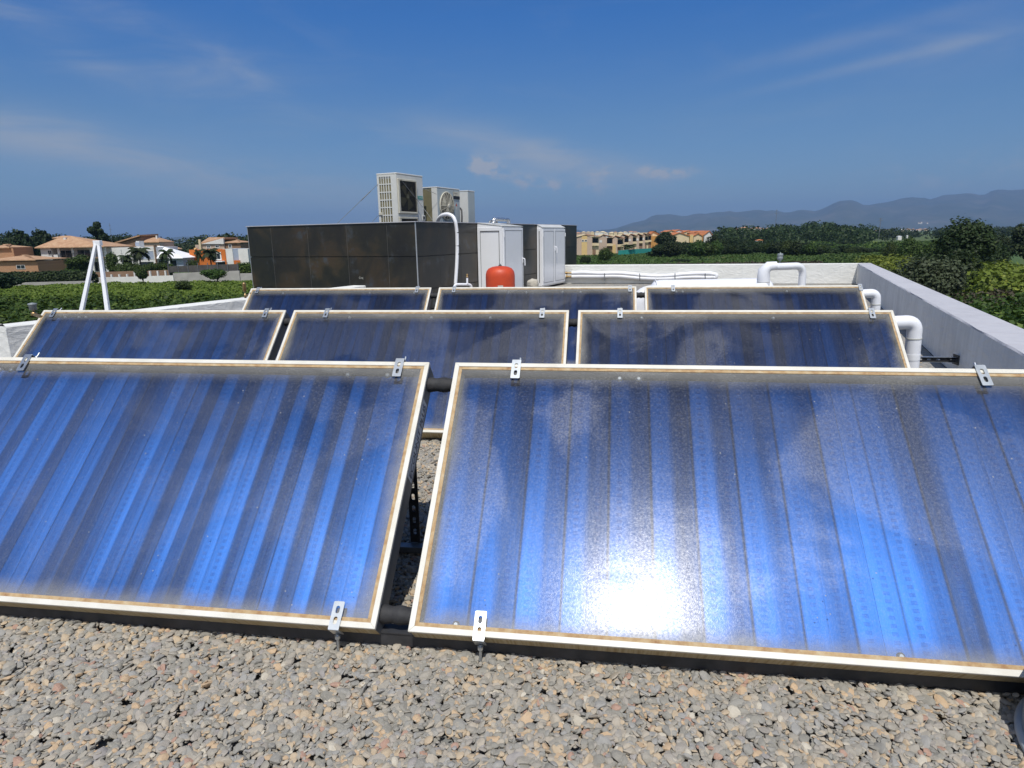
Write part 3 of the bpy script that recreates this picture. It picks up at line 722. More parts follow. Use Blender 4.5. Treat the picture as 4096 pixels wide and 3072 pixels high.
# slotted side (x=0): white plate with real openings in front of dark fins
b = MB(); b.box(.006, .0115, .07, W_-.05, .1, H1-.1); b.build('coil', MT['fins'], u1)
Yp = lambda px: W_*(1584.6-(1480+px/sc))/(1584.6-1512.4)
Zp = lambda py: zu(660+py/sc)
g = MB(); ys = sorted([Yp(q) for q in (170,178,  205,214, 240,250, 277,288, 315,328, 355,372)]); 
cols = [(Yp(205), Yp(178)), (Yp(240), Yp(214)), (Yp(277), Yp(251)), (Yp(316), Yp(289)), (Yp(356), Yp(328))]
rws = [(Zp(302), Zp(185)), (Zp(438), Zp(320)), (Zp(570), Zp(455)), (Zp(700), Zp(588)), (Zp(832), Zp(718)), (Zp(965), Zp(850)), (Zp(1100), Zp(985)), (Zp(1230), Zp(1120))]
rws = [r_ for r_ in rws if r_[0] > .06]
zs = [.03]+[z for r_ in reversed(rws) for z in r_]+[H1-.03]; yy = [0.0]+[y for c_ in reversed(cols) for y in (c_[0], c_[1])]+[W_-.012]
yy = [0.0]; 
for c_ in sorted(cols): yy += [c_[0], c_[1]]
yy += [W_-.012]
for a in range(0, len(yy), 2): g.box(-.004, .0055, yy[a], yy[a+1], .031, H1-.031)
for a in range(1, len(yy)-1, 2):
    for z in range(0, len(zs), 2): g.box(-.004, .0055, yy[a]+.0002, yy[a+1]-.0002, zs[z], zs[z+1])
g.build('side_grille', MT['ac_white'], u1)
b = MB(); b.box(-.02, -.0045, W_-.10, W_-.02, Zp(835), Zp(790)); b.build('side_handle', MT['cream_plastic'], u1, .004)
Xp = lambda px: col_to(u1, 0, 1480+px/sc)
def fan_grille(x0, x1, z0, z1, root):
    f = MB(); t_ = .035
    f.box(x0, x1, -.035, -.0005, z1-t_, z1); f.box(x0, x1, -.035, -.0005, z0, z0+t_); f.box(x0, x0+t_*1.6, -.035, -.0005, z0+t_, z1-t_); f.box(x1-t_*.6, x1, -.035, -.0005, z0+t_, z1-t_)
    fo = f.build('fan_surround', MT['cream_plastic'], root, .006)
    d = MB(); d.box(x0+t_*1.6, x1-t_*.6, -.006, -.0012, z0+t_, z1-t_); d.build('fan_opening', MT['black'], fo)
    cx, cz = (x0+x1)/2, (z0+z1)/2; d = MB(); rr_ = min(x1-x0, z1-z0)*.42
    for q in range(4):
        a = q*math.pi/2+.4; pts = [(cx+math.cos(a)*.05, -.009, cz+math.sin(a)*.05), (cx+math.cos(a-.35)*rr_, -.009, cz+math.sin(a-.35)*rr_), (cx+math.cos(a+.5)*rr_, -.014, cz+math.sin(a+.5)*rr_), (cx+math.cos(a+.9)*.07, -.014, cz+math.sin(a+.9)*.07)]
        d.add(pts, [(0,1,2,3)])
    d.lathe([(.06, 0), (.06, .01), (.03, .02)], (cx, -.01, cz), 14, Matrix.Rotation(R(90), 4, 'X')); d.build('fan_blades', MT['fins'], fo)
    d = MB(); nx, nz_ = 14, 22
    for q in range(1, nx): xx = x0+t_*1.6+(x1-x0-t_*2.2)*q/nx; d.box(xx-.0022, xx+.0022, -.029, -.0245, z0+t_, z1-t_)
    for q in range(1, nz_): z = z0+t_+(z1-z0-2*t_)*q/nz_; d.box(x0+t_*1.6, x1-t_*.6, -.0335, -.0295, z-.0022, z+.0022)
    d.build('wire_grille', MT['ac_dark'], fo)
xg0, xg1 = Xp(470), Xp(790)
zfan = [(zu(660+815/sc)*1.0, zu(660+225/sc))]
fan_grille(xg0, xg1, zfan[0][0], zfan[0][1], u1)
hfan = zfan[0][1]-zfan[0][0]; zt2 = zu(660+875/sc); fan_grille(xg0, xg1, max(.05, zt2-hfan), zt2, u1)
b = MB(); b.box(Xp(820), Xp(905), -.0055, -.0008, zu(660+550/sc), zu(660+490/sc)); nb = b.build('nameplate', MT['teal'], u1)
RF = Matrix(((1,0,0,0), (0,0,-1,0), (0,1,0,0), (0,0,0,1)))   # text on a face looking to -y
text_mesh('SIEMENS', .05, MT['label_paper'], Matrix.Translation((Xp(828), -.006, zu(660+535/sc))) @ RF, nb)
b = MB(); xs_, zs_ = Xp(905), zu(660+880/sc); b.box(xs_-.05, xs_+.05, -.012, -.0008, zs_-.05, zs_+.05); hh = b.build('service_port', MT['ac_white'], u1, .003)
b = MB(); b.box(xs_-.03, xs_+.03, -.0135, -.0122, zs_-.03, zs_+.03); b.build('port_recess', MT['black'], hh)
# second unit, round fan
H2 = .84
u2, P2u = unit_root(1746.8, 745.8, 12.95, H2, 'outdoor unit with round fan guard and yellowed label, between the two other units')
L2_ = col_to(u2, 0, 1838.5); W2_ = .34; k2 = (P2u.z-CZ)/204.
Z2 = lambda py: H2-(660+py/sc-745.8)*k2*.97
X2 = lambda px: col_to(u2, 0, 1480+px/sc)
b = MB(); b.box(.01, L2_, 0, W2_, .03, H2-.025); b.build('housing', MT['ac_grey'], u2, .012, 3)
b = MB(); b.box(-.004, L2_+.004, -.004, W2_+.004, H2-.024, H2); b.build('top_cover', MT['ac_white'], u2, .008)
b = MB(); b.box(-.003, .0095, 0, .13, .03, H2-.026); b.build('corner_panel', MT['ac_white'], u2, .004)
b = MB(); b.box(-.0015, .0095, .1305, W2_-.005, .04, H2-.04); b.build('coil', MT['fins'], u2)
b = MB(); b.box(.06, L2_-.06, .04, W2_-.04, 0, .0295); b.build('feet', MT['dark_steel'], u2)
fc = ((X2(1180)+X2(1410))/2, (Z2(465)+Z2(925))/2); fr_ = (X2(1410)-X2(1180))/2*1.02
RX = Matrix.Rotation(R(90), 4, 'X')
b = MB(); b.lathe([(fr_*.99, .0), (fr_*.99, .012), (fr_*.1, .012)], (fc[0], -.001, fc[1]), 36, RX); fo = b.build('fan_opening', MT['black'], u2)
b = MB()
for q in range(3):
    a = q*2.094+.3; b.add([(fc[0]+math.cos(a+t_)*r_, -.018-.01*s2, fc[1]+math.sin(a+t_)*r_) for t_, r_, s2 in ((0,.05,0), (-.35,fr_*.88,0), (.75,fr_*.88,1), (.9,.06,1))], [(0,1,2,3)])
b.build('fan_blades', MT['cream_plastic'], fo)
b = MB()
for rr_ in [fr_*q/13 for q in range(2, 14)]:
    dep_ = -.05+.03*(rr_/fr_)**4
    b.tube([(fc[0]+rr_*math.cos(2*math.pi*j/40), dep_, fc[1]+rr_*math.sin(2*math.pi*j/40)) for j in range(41)], .0028, 5, caps=False)
for q in range(18):
    a = q*2*math.pi/18; b.tube([(fc[0]+math.cos(a)*r_, -.05+.03*(r_/fr_)**4-.003, fc[1]+math.sin(a)*r_) for r_ in (.03, fr_*.5, fr_*.8, fr_)], .0032, 5)
b.tube([(fc[0]+fr_*math.cos(2*math.pi*j/40), -.013, fc[1]+fr_*math.sin(2*math.pi*j/40)) for j in range(41)], .013, 8, caps=False)
b.lathe([(.045, 0), (.045, .012), (.03, .018)], (fc[0], -.045, fc[1]), 20, RX)
b.build('fan_guard', MT['cream_plastic'], u2)
b = MB(); xa = X2(1416); b.box(xa, xa+.006, -.003, -.0008, .04, H2-.03); b.build('panel_joint', MT['ac_dark'], u2)
b = MB(); b.box(X2(1420), X2(1520), -.006, -.0008, Z2(500), Z2(425)); nb = b.build('nameplate', MT['cream_plastic'], u2)
text_mesh('Ferroli', .045, MT['text_blue'], Matrix.Translation((X2(1432), -.0065, Z2(468))) @ RF, nb)
b = MB(); b.box(X2(1420), X2(1520), -.012, -.0008, Z2(560), Z2(505)); b.build('handle', MT['black'], u2, .004)
b = MB(); xw, zw = X2(1465), Z2(685); b.add([(xw-.035, -.0015, zw), (xw+.035, -.0015, zw), (xw, -.0015, zw+.07)], [(0,1,2)]); b.build('warning_triangle', MT['red_print'], u2)
b = MB(); b.box(xw-.03, xw+.03, -.0018, -.0008, zw-.07, zw-.01); b.build('rating_label', MT['label_paper'], u2)
# third unit
H3 = .8
u3, P3u = unit_root(1871, 761, 14.2, H3, 'plain pale green outdoor unit at the far right of the three')
L3_ = col_to(u3, 0, 1898.6)*1.0; b = MB(); b.box(0, L3_, 0, .36, .03, H3-.025); b.build('housing', MT['ac_grey'], u3, .012, 3)
b = MB(); b.box(-.004, L3_+.004, -.004, .364, H3-.024, H3); b.build('top_cover', MT['ac_white'], u3, .008)
b = MB(); b.box(.04, L3_-.04, .04, .32, 0, .0295); b.build('feet', MT['dark_steel'], u3)
b = MB(); b.box(-.0035, -.0005, .004, .35, .05, H3-.04); b.build('side_panel', MT['ac_white'], u3)
# stands below the units reach the sunken deck of the enclosure
zdk = RZ+hB-.45
for U, hh_, nm in ((u1, L_, 'tall cream'), (u2, L2_, 'round-fan'), (u3, L3_, 'plain green')):
    zb_ = U.location.z
    if zb_ > zdk+.02:
        st = thing('unit_stand', f'steel stand under the {nm} outdoor unit', 'stand', (U.location.x, U.location.y, zdk), (0, 0, ROTZ)); b = MB()
        for xx in (.1, hh_-.1):
            for y_ in (.06, .28): b.box(xx-.02, xx+.02, y_-.02, y_+.02, 0, zb_-zdk-.032)
        b.build('posts', MT['dark_steel'], st); b = MB()
        for y_ in (.06, .28): b.box(.02, hh_-.02, y_-.022, y_+.022, zb_-zdk-.031, zb_-zdk-.001)
        b.build('rails', MT['dark_steel'], st)
# guy wires
def wire(pts, r, label, m_='zinc_dull', name='guy_wire', group='guy wires of the outdoor units', cat='wire'):
    mb = MB(); mb.tube(pts, r, 6); return tag(mb.build(name, MT[m_]), label, cat, group)
T1 = Matrix.Translation(u1.location) @ Matrix.Rotation(ROTZ, 4, 'Z')
wa = onplane(1350, 893, C+E2*.05, E2)
wire([T1 @ Vector((-.006, W_-.03, zu(660+305/sc))), wa], .0045, 'long guy wire running down to the left from the tall cream unit')
mb = MB(); q1_ = T1 @ Vector((-.006, W_-.03, zu(660+305/sc))); mb.tube([q1_.lerp(wa, .18), q1_.lerp(wa, .42)], .009, 6); tag(mb.build('turnbuckle', MT['zinc_dull']), 'turnbuckle on the long left guy wire', 'turnbuckle')
wire([T1 @ Vector((-.006, W_-.03, zu(660+815/sc))), at(1489, 888, 12.3)], .004, 'short guy wire low on the left side of the tall cream unit')
wire([T1 @ Vector((Xp(520), -.04, zu(660+240/sc))), T1 @ Vector((Xp(800), -.05, zu(660+600/sc))), at(1732, 884, 12.3)], .0045, 'guy wire crossing the fan grille of the tall cream unit')
wire([T1 @ Vector((L_, .02, zu(660+290/sc)-.05)), at(1746.8, 777, 12.9)], .004, 'guy wire between the tall cream unit and the round-fan unit')
T2 = Matrix.Translation(u2.location) @ Matrix.Rotation(ROTZ, 4, 'Z')
cp_ = [T2 @ Vector((L2_+.012, .03, Z2(700))), at(1846, 838, 13.85), at(1848, 870, 13.8), at(1847, 892, 13.7)]
mb = MB(); mb.tube(smoothpath(cp_, .15), .018, 10); tag(mb.build('power_cable', MT['black']), 'thick black cable hanging between the round-fan unit and the plain green unit', 'cable')
# white hose over the edge and down the tiles
hz = [at(1744, 884, 12.2)-Vector((0,0,.12)), at(1751, 874, 12.1), at(1768, 860, 12.1), at(1790, 855, 12.1), at(1812, 864, 12.1), at(1822, 885, 12.15)]
dn = at(1827, 920, 12.15); hz += [dn, at(1829, 980, 12.15), at(1828, 1060, 12.15), at(1822, 1135, 12.15)]
xh = (BI @ dn)
def onright(px, py, off): return onplane(px, py, C-E1*(-off), E1)
hz = [onright(x, y, .09) for x, y in ((1751, 876), (1768, 860), (1790, 855), (1812, 864), (1822, 885), (1828, 930), (1829, 1000), (1827, 1060), (1822, 1135))]
hz = [onright(x, y, o_) for x, y, o_ in ((1748, 900, -.42), (1751, 876, -.36), (1768, 860, -.22), (1790, 855, -.1), (1812, 864, .02), (1822, 885, .08))]+hz[5:]
cp2 = []
for a_, b_ in zip(hz, hz[1:]): cp2 += [a_, (a_+b_)/2]
mb = MB(); mb.tube(smoothpath(hz, .12, 6), .034, 16); hs_ = mb.build('insulated_hose', MT['white_plastic']); tag(hs_, 'white insulated hose arching over the tile corner and down the dark tiles', 'hose')
for px, py in ((1829, 983), (1829, 1016), (1828, 930)):
    mb = MB(); c_ = onright(px, py, .09); dirv = (onright(px+1, py+(1 if px > 1790 else -1)*(8 if px > 1820 else 1), .09)-c_).normalized(); mb.tube([c_-dirv*.008, c_+dirv*.008], .037, 16); mb.build('strap', MT['black'], hs_)

# ------------------------------------------------------------------ items between back row and enclosure
def px_r(px, D): return px*D/F
# red expansion tank
Dk = 9.3; ct = at((1943.5+2060)/2, 1140, Dk); rk = (2060-1943.5)/2*Dk/F; ztop = at(2000, 1063, Dk).z
ct = Vector((ct.x, ct.y, RZ)); h_ = ztop-RZ
tk = thing('expansion_tank', 'red pressure expansion tank standing in front of the single-door cabinet', 'tank', ct)
b = MB(); b.lathe([(.001, .12), (rk*.6, .14), (rk*.93, .2), (rk, .27), (rk, h_-.15), (rk*.985, h_-.11), (rk*.93, h_-.07), (rk*.8, h_-.035), (rk*.55, h_-.012), (rk*.25, h_-.002), (.02, h_)], (0,0,0), 40); b.build('vessel', MT['red_tank'], tk)
b = MB(); b.lathe([(.026, h_-.003), (.022, h_+.012), (.01, h_+.022), (.008, h_+.03)], (0,0,0), 14); b.build('valve_cap', MT['dark_steel'], tk)
b = MB()
for q in range(3):
    a = q*2.094; b.tube([(rk*.8*math.cos(a), rk*.8*math.sin(a), .22), (rk*.85*math.cos(a), rk*.85*math.sin(a), 0)], .014, 6)
b.build('feet', MT['red_tank'], tk)
tdir = (CAM-ct).to_2d().normalized(); ang = math.atan2(tdir.y, tdir.x)
b = MB(); zl = at(2005, 1141, Dk).z-RZ
pts = [(rk*1.003*math.cos(ang+q*.06), rk*1.003*math.sin(ang+q*.06)) for q in range(-3, 4)]
b.add([(x, y, zl-.06) for x, y in pts]+[(x, y, zl+.012) for x, y in pts], [(i, i+1, i+8, i+7) for i in range(6)]); b.build('paper_label', MT['label_paper'], tk)
# cement lump
pc = at(2134, 1135, 10.2); mb = MB(); bm = bmesh.new(); bmesh.ops.create_icosphere(bm, subdivisions=3, radius=1)
rs = random.Random(4); 
mb = MB(); from mathutils import noise as mnoise
vs = [(v.co.x*.1*(1+.35*mnoise.noise(v.co*1.6)), v.co.y*.09*(1+.3*mnoise.noise(v.co*1.9+Vector((3,0,0)))), v.co.z*.085*(1+.5*mnoise.noise(v.co*1.4))) for v in bm.verts]
mb.add(vs, [[v.index for v in f.verts] for f in bm.faces], True); bm.free()
sk = thing('mortar_bag', 'crumpled beige mortar bag on a block between the two cabinets', 'bag', (pc.x, pc.y, RZ))
o = mb.build('bag', MT['cement'], sk, loc=(0, 0, pc.z-RZ-.01)); 
mb = MB(); mb.box(-.11, .11, -.1, .1, 0, pc.z-RZ-.06); mb.build('block', MT['plaster_grey'], sk, .01)
# thin white pipe with brass valve
Dv = 9.0; g0 = at(1817, 1170, Dv); g0.z = RZ
pp = [Vector((g0.x, g0.y, RZ)), at(1817, 1138, Dv), at(1885, 1138, Dv+.15), Vector((*at(1887, 1160, Dv+.15).to_2d(), RZ))]
pr = thing('drain_pipe', 'thin white pipe bridge with a brass valve left of the red tank', 'pipe', (g0.x, g0.y, RZ)); IM = Matrix.Translation(-Vector((g0.x, g0.y, RZ)))
b = MB(); b.tube([IM @ p for p in smoothpath(pp, .05)], .019, 12); b.tube([IM @ at(1869, 1136, Dv+.1), IM @ at(1869, 1112, Dv+.1)], .014, 10); b.build('tube', MT['white_plastic'], pr)
b = MB(); v0 = IM @ at(1869, 1111, Dv+.1); b.lathe([(.012, 0), (.02, .006), (.02, .022), (.013, .026), (.013, .034), (.018, .036), (.018, .05), (.008, .054)], v0, 8); b.build('brass_valve', MT['brass'], pr)

# wavy pair of white pipes on the far parapet
fn = (FR-FL).normalized().cross(Vector((0,0,1))); fn = -fn if fn.dot(CAM-FL) < 0 else fn
def onfar(px, py, off): return onplane(px, py, FL+fn*off, fn)
def zz4(x, y): return (2250+x/2.16, 850+y/2.16)
up = [(80,522), (200,518), (330,528), (450,522), (560,528), (680,542), (800,550), (930,546), (1050,532), (1150,527), (1270,526), (1305,533)]
lo = [(80,553), (140,551), (330,552), (450,548), (560,556), (680,568), (800,572), (930,570), (1050,560), (1150,557), (1270,561), (1300,558)]
mb = MB(); A_ = [onfar(*zz4(*p), .07) for p in up]; B_ = [onfar(*zz4(*p), .07) for p in lo]
mb.tube(smoothpath(A_, .5, 4), .055, 12); wp = thing('insulated_pipe_pair', 'pair of wavy white insulated pipes fixed along the far parapet wall', 'pipes', A_[0]); o = mb.build('upper_pipe', MT['white_plastic']); 
mb2 = MB(); mb2.tube(smoothpath(B_, .5, 4), .052, 12); o2 = mb2.build('lower_pipe', MT['white_plastic'])
mb3 = MB(); mb3.tube(smoothpath([A_[-1], A_[-1]+(A_[-1]-A_[-2]).normalized()*.08, B_[-1]+(A_[-1]-A_[-2]).normalized()*.08, B_[-1]], .05), .05, 12); o3 = mb3.build('return_bend', MT['white_plastic'])
mb4 = MB()
for P_ in (A_[0], B_[0]): mb4.tube([P_, P_-(FR-FL).normalized()*.42], .022, 10); mb4.tube([P_-(FR-FL).normalized()*.12, P_-(FR-FL).normalized()*.2], .036, 8)
o4 = mb4.build('brass_fitting', MT['brass'])
bks = []
for px in (2420, 2560, 2700, 2820):
    q1 = onfar(px, 1092, .0); q2 = onfar(px, 1122, .0); mb5 = MB(); mb5.hull([q2+fn*0-RT*.012, q2-RT*.012+fn*.13, q2+RT*.012+fn*.13, q2+RT*.012], [q1-RT*.012, q1-RT*.012+fn*.13, q1+RT*.012+fn*.13, q1+RT*.012]); bks.append(mb5.build('clip', MT['zinc_dull']))
for o_ in [o, o2, o3, o4]+bks: o_.parent = wp; o_.data.transform(Matrix.Translation(-A_[0]))

# lying white cylinder (two stacked) behind the back row
cyl = thing('storage_cylinder', 'white lying storage cylinder behind the rightmost back-row collector', 'tank', tuple(at(2584, 1200, 9.6))); CI = Matrix.Translation(-cyl.location)
c0, c1_ = at(2600, 1146, 9.9), at(3090, 1146, 9.9); zc_ = at(2700, 1118, 9.9).z; rc = .21
c0.z = c1_.z = zc_-rc; ax = (c1_-c0).normalized()
b = MB(); nn_ = 24
pth = [c0+ax*(-.10+.10*(1-math.cos(q*math.pi/12))) for q in range(7)]
prof = [(-.0, .02), (.01, .5), (.03, .72), (.07, .9), (.13, .985), (.18, 1)]
L3 = (c1_-c0).length
pts = [CI @ (c0+ax*a) for a, _ in prof]+[CI @ (c0+ax*(L3-a)) for a, _ in reversed(prof)]; rad = [rc*r_ for _, r_ in prof]+[rc*r_ for _, r_ in reversed(prof)]
b.tube(pts, rad, 36); b.build('vessel', MT['white_plastic'], cyl)
b = MB()
for fr in (.04, .93): q_ = CI @ (c0+ax*L3*fr); b.tube([q_-ax*.006, q_+ax*.006], rc+.006, 36)
b.build('band', MT['white_plastic'], cyl)
b = MB()
for fr in (.2, .8):
    q_ = CI @ (c0+ax*L3*fr); zg = RZ-cyl.location.z; b.hull([q_+Vector((sx_*.17, sy_*.05, 0))+Vector((0, 0, zg-q_.z)) for sx_, sy_ in ((-1,-1), (1,-1), (1,1), (-1,1))], [q_+Vector((sx_*.12, sy_*.05, -rc*.8)) for sx_, sy_ in ((-1,-1), (1,-1), (1,1), (-1,1))])
b.build('saddle', MT['plaster_grey'], cyl)
# front manifold pipe with drop at the left end
m0 = at(2561, 1160, 8.4); zmt = at(2600, 1141, 8.4).z; rm = .125
g_ = Vector((m0.x, m0.y, RZ)); mf = thing('insulated_manifold', 'thick white insulated manifold pipe dropping behind the right gap of the back row', 'pipe', g_); MI = Matrix.Translation(-g_)
pa = [Vector((m0.x, m0.y, RZ)), Vector((m0.x, m0.y, zmt-rm)), Vector((*at(3060, 1141, 8.5).to_2d(), zmt-rm))]
b = MB(); b.tube([MI @ p for p in smoothpath(pa, .16, 8)], rm, 28); b.build('jacket', MT['white_plastic'], mf)
b = MB(); pA = MI @ Vector((m0.x, m0.y, at(2561, 1240, 8.4).z)); b.tube([pA-Vector((0,0,.01)), pA+Vector((0,0,.01))], rm+.003, 28); b.build('joint_band', MT['label_paper'], mf)
# arch pipe with air vent
Da = 8.9
rp = 26*Da/F
a0_ = at(3055, 1190, Da); a1_ = at(3200, 1190, Da+.1)
pa = [Vector((*at(3052, 1140, Da).to_2d(), RZ)), at(3052, 1068, Da), at(3200, 1072, Da+.25), Vector((*at(3207, 1140, Da+.3).to_2d(), RZ))]
pa[1] = Vector((pa[0].x, pa[0].y, pa[1].z)); pa[2] = Vector((pa[3].x, pa[3].y, pa[1].z-.005))
g_ = Vector((pa[0].x, pa[0].y, RZ)); ar = thing('insulated_pipe_arch', 'thick white pipe arch with a grey air vent on top, before the far parapet', 'pipe', g_); AI = Matrix.Translation(-g_)
b = MB(); b.tube([AI @ p for p in smoothpath(pa, .15, 8)], rp*.55, 24); b.build('jacket', MT['white_plastic'], ar)
b = MB(); q_ = AI @ pa[1]; b.tube([q_-Vector((0,0,.42)), q_-Vector((0,0,.16)), q_+Vector((.0,0,-.05)), q_+Vector((.06,0,.012)), q_+Vector((.16,.0,.02))], [rp*.92, rp*.95, rp*.9, rp*.75, rp*.62], 24); b.build('elbow_cover', MT['white_plastic'], ar)
b = MB()
for dz_ in (-.2, -.3): b.tube([q_+Vector((0,0,dz_-.003)), q_+Vector((0,0,dz_+.003))], rp*.97, 24)
b.build('tape_seam', MT['label_paper'], ar)
b = MB(); vq = AI @ at(3119, 1051, Da+.1); vb = vq.copy(); vb.z = (AI @ pa[1]).z+rp*.5
hv = (AI @ at(3119, 1011, Da+.1)).z-vb.z
rv = 11*Da/F
b.lathe([(.008, 0), (.008, hv*.24), (.022, hv*.26), (.022, hv*.33), (rv, hv*.36), (rv, hv*.6), (rv*.92, hv*.62), (rv*.92, hv*.66), (rv, hv*.68), (rv, hv*.9), (rv*.8, hv*.93), (rv*.2, hv*.95), (rv*.2, hv*1.03), (.002, hv*1.04)], vb, 20); b.build('air_vent', MT['cap_grey'], ar)

# ------------------------------------------------------------------ elbows right of the middle and back rows
for row, lab, ys, bend, rp_ in ((1, 'middle', PH-.075, .085, .047), (2, 'back', PH-.075, .085, .044)):
    r = ROWS[row]; Tm = Matrix.Translation((r['u']+2*(PW+r['g'])+PW, r['v'], r['z'])) @ Matrix.Rotation(r['t'], 4, 'X')
    a = Tm @ Vector((-.012, ys, -.052)); bq = a+Vector((.15, .0, .012)); cq = Vector((bq.x+.03, bq.y+.02, RZ))
    g_ = Vector((cq.x, cq.y, RZ)); e_ = thing('insulated_elbow', f'white insulated elbow pipe dropping at the right end of the {lab} row', 'pipe', g_, group='white elbow pipes right of the collector rows'); EI = Matrix.Translation(-g_)
    b = MB(); pts = smoothpath([a, a+Vector((.02, 0, .005)), bq, cq], bend, 9)
    pts2 = []
    for p, q_ in zip(pts, pts[1:]): pts2 += [p]+([p.lerp(q_, f_/6) for f_ in range(1, 6)] if (q_-p).length > .2 else [])
    pts2.append(pts[-1])
    b.tube([EI @ p for p in pts2], rp_, 24); b.build('jacket', MT['white_plastic'], e_)
    b = MB(); b.tube([EI @ p for p in (a+Vector((.014, 0, 0)), a+Vector((.022, 0, .0)))], rp_*.8, 20)
    b.build('collar', MT['black_rubber'], e_)
    b = MB(); cdir = (cq-bq).normalized(); s0 = bq+cdir*.11; b.tube([EI @ (s0-cdir*.004), EI @ (s0+cdir*.004)], rp_+.0025, 24)
    d2_ = (bq-a).normalized()*.6+cdir*.4; s0 = bq+Vector((-.045, 0, -.035)); 
    b.build('tape_seam', MT['label_paper'], e_)
    for f_ in (.34, .58):
        b = MB(); s0 = bq+(cq-bq)*f_; b.tube([EI @ (s0-cdir*.02), EI @ (s0+cdir*.02)], rp_+.0022, 24); b.build('tape_band', MT['zinc_dull'] if f_ > .5 else MT['white_pvc'], e_)
# air vents at the left ends of the rows
for row, px, pyt, pyb, lab in ((1, 137, 1209, 1262, 'grey-capped air vent at the upper left corner of the middle row'), (2, 982, 1127, 1192, 'weathered brass air vent at the upper left corner of the back row')):
    r = ROWS[row]; a = Vector((r['u'], r['v'], r['z'])) + Vector((0, (PH-.075)*math.cos(r['t']), (PH-.075)*math.sin(r['t']))); Dd = (a-CAM).dot(FW)+.12
    P_ = at(px, pyb, Dd); v_ = thing('air_vent', lab, 'valve', P_, group='air vents at the left ends of the rows'); ht = at(px, pyt, Dd).z-P_.z; rv = 14*Dd/F if row == 1 else 7*Dd/F
    b = MB(); b.lathe([(rv*.6, 0), (rv*.75, ht*.05), (rv*.75, ht*.25), (rv*.35, ht*.27), (rv*.35, ht*.4)], (0,0,0), 8); 
    b.tube([(0,0,ht*.1), tuple((a-P_)+Vector((.02, 0, 0)))], rv*.5, 10); b.build('brass_body', MT['brass'], v_)
    b = MB(); b.lathe([(rv*.35, ht*.4), (rv*.95, ht*.42), (rv*.95, ht*.78), (rv, ht*.8), (rv*1.12, ht*.82), (rv*1.12, ht*.9), (rv*1.0, ht*.94), (rv*.3, ht*.98), (.002, ht)], (0,0,0), 20); b.build('cap', MT['cap_grey'] if row == 1 else MT['brass'], v_)
# right-hand slotted channel fixed to the parapet
g0 = at(3655, 1430, 4.55); 
ea = onplane(3835, 1440, P2, Vector((dr.y, -dr.x, 0))); De = (ea-CAM).dot(FW)
sa = at(3660, 1432, De+.05); sa.z = ea.z; rl = thing('wall_channel', 'slotted steel channel fixed between the middle row and the right parapet wall', 'channel', sa, (0, 0, math.atan2(ea.y-sa.y, ea.x-sa.x)))
Lc = (ea-sa).length; 
b = MB(); b.box(0, Lc-.02, -.002, .04, .021, .024); b.box(0, Lc-.02, -.002, .04, -.024, -.021); b.build('channel', MT['zinc'], rl)
plate('web', .042, Lc-.02, [(0, .05+.075*j, .007, .018) for j in range(int((Lc-.1)/.075))], .003, MT['black'], Matrix(((0,1,0,0), (0,0,1,.012), (1,0,0,0), (0,0,0,1))), rl)
b = MB(); b.box(Lc-.018, Lc-.012, -.03, .07, -.045, .045); b.tube([(Lc-.03, .0, .0), (Lc-.03, -.03, 0)], .014, 8); b.tube([(Lc-.08, -.012, 0), (Lc-.0125, -.012, 0)], .012, 8); b.build('wall_bracket', MT['dark_steel'], rl)
# white A-shaped support on the left parapet
Df = 7.9; ap = at(390, 963, Df); f1, f2 = onz(327, 1243, ZP), onz(431, 1241, ZP)
Df = (f1-CAM).dot(FW); ap = at(390, 966, Df); f1 = Vector((f1.x, f1.y, ZP)); f2 = at(431, 1243, Df); f2.z = ZP
af = thing('a_frame_support', 'white painted A-shaped steel support on the left parapet wall', 'support', (f1+f2)/2); FI = Matrix.Translation(-(f1+f2)/2)
hw = .024
for nm, ft, off in (('leg', f1, -.014), ('leg', f2, .014)):
    b = MB(); a_ = FI @ (ap+RT*off); c_ = FI @ ft; s_ = hw
    X_, Y_ = RT*s_, Vector((HD.x, HD.y, 0))*s_*.9
    b.hull([c_-X_-Y_, c_+X_-Y_, c_+X_+Y_, c_-X_+Y_], [a_-X_*.7-Y_, a_+X_*.7-Y_, a_+X_*.7+Y_, a_-X_*.7+Y_]); b.build(nm, MT['white_pvc'], af, .004)
b = MB(); a_ = FI @ ap; b.box(a_.x-.046, a_.x+.046, a_.y-.028, a_.y+.028, a_.z-.05, a_.z+.012); b.build('top_joint', MT['white_pvc'], af, .006)
HAZE = 0.00010

# ================================================================== surroundings
def foliage_mat(name, c1, c2, c3, rough=.6):
    m = mat(name, c1, rough, 0, .25); k = N(m); g = k.n('ShaderNodeNewGeometry'); oi = k.n('ShaderNodeObjectInfo')
    c = k.ramp(g.outputs['Random Per Island'], [(0, c1), (.45, c2), (.85, c2), (1, c3)])
    hsn = k.n('ShaderNodeHueSaturation'); k.l(c, hsn.inputs['Color'])
    k.l(k.rng(oi.outputs['Random'], 0, 1, .75, 1.2, False), hsn.inputs['Value']); k.l(k.rng(oi.outputs['Random'], 0, 1, .485, .515, False), hsn.inputs['Hue'])
    k.base(hsn.outputs[0]); out = m.node_tree.nodes['Material Output']
    tl_ = k.n('ShaderNodeBsdfTranslucent'); k.l(hsn.outputs[0], tl_.inputs[0]); mx = k.n('ShaderNodeMixShader'); mx.inputs[0].default_value = .25
    k.l(k.b.outputs[0], mx.inputs[1]); k.l(tl_.outputs[0], mx.inputs[2]); k.l(mx.outputs[0], out.inputs[0]); return m
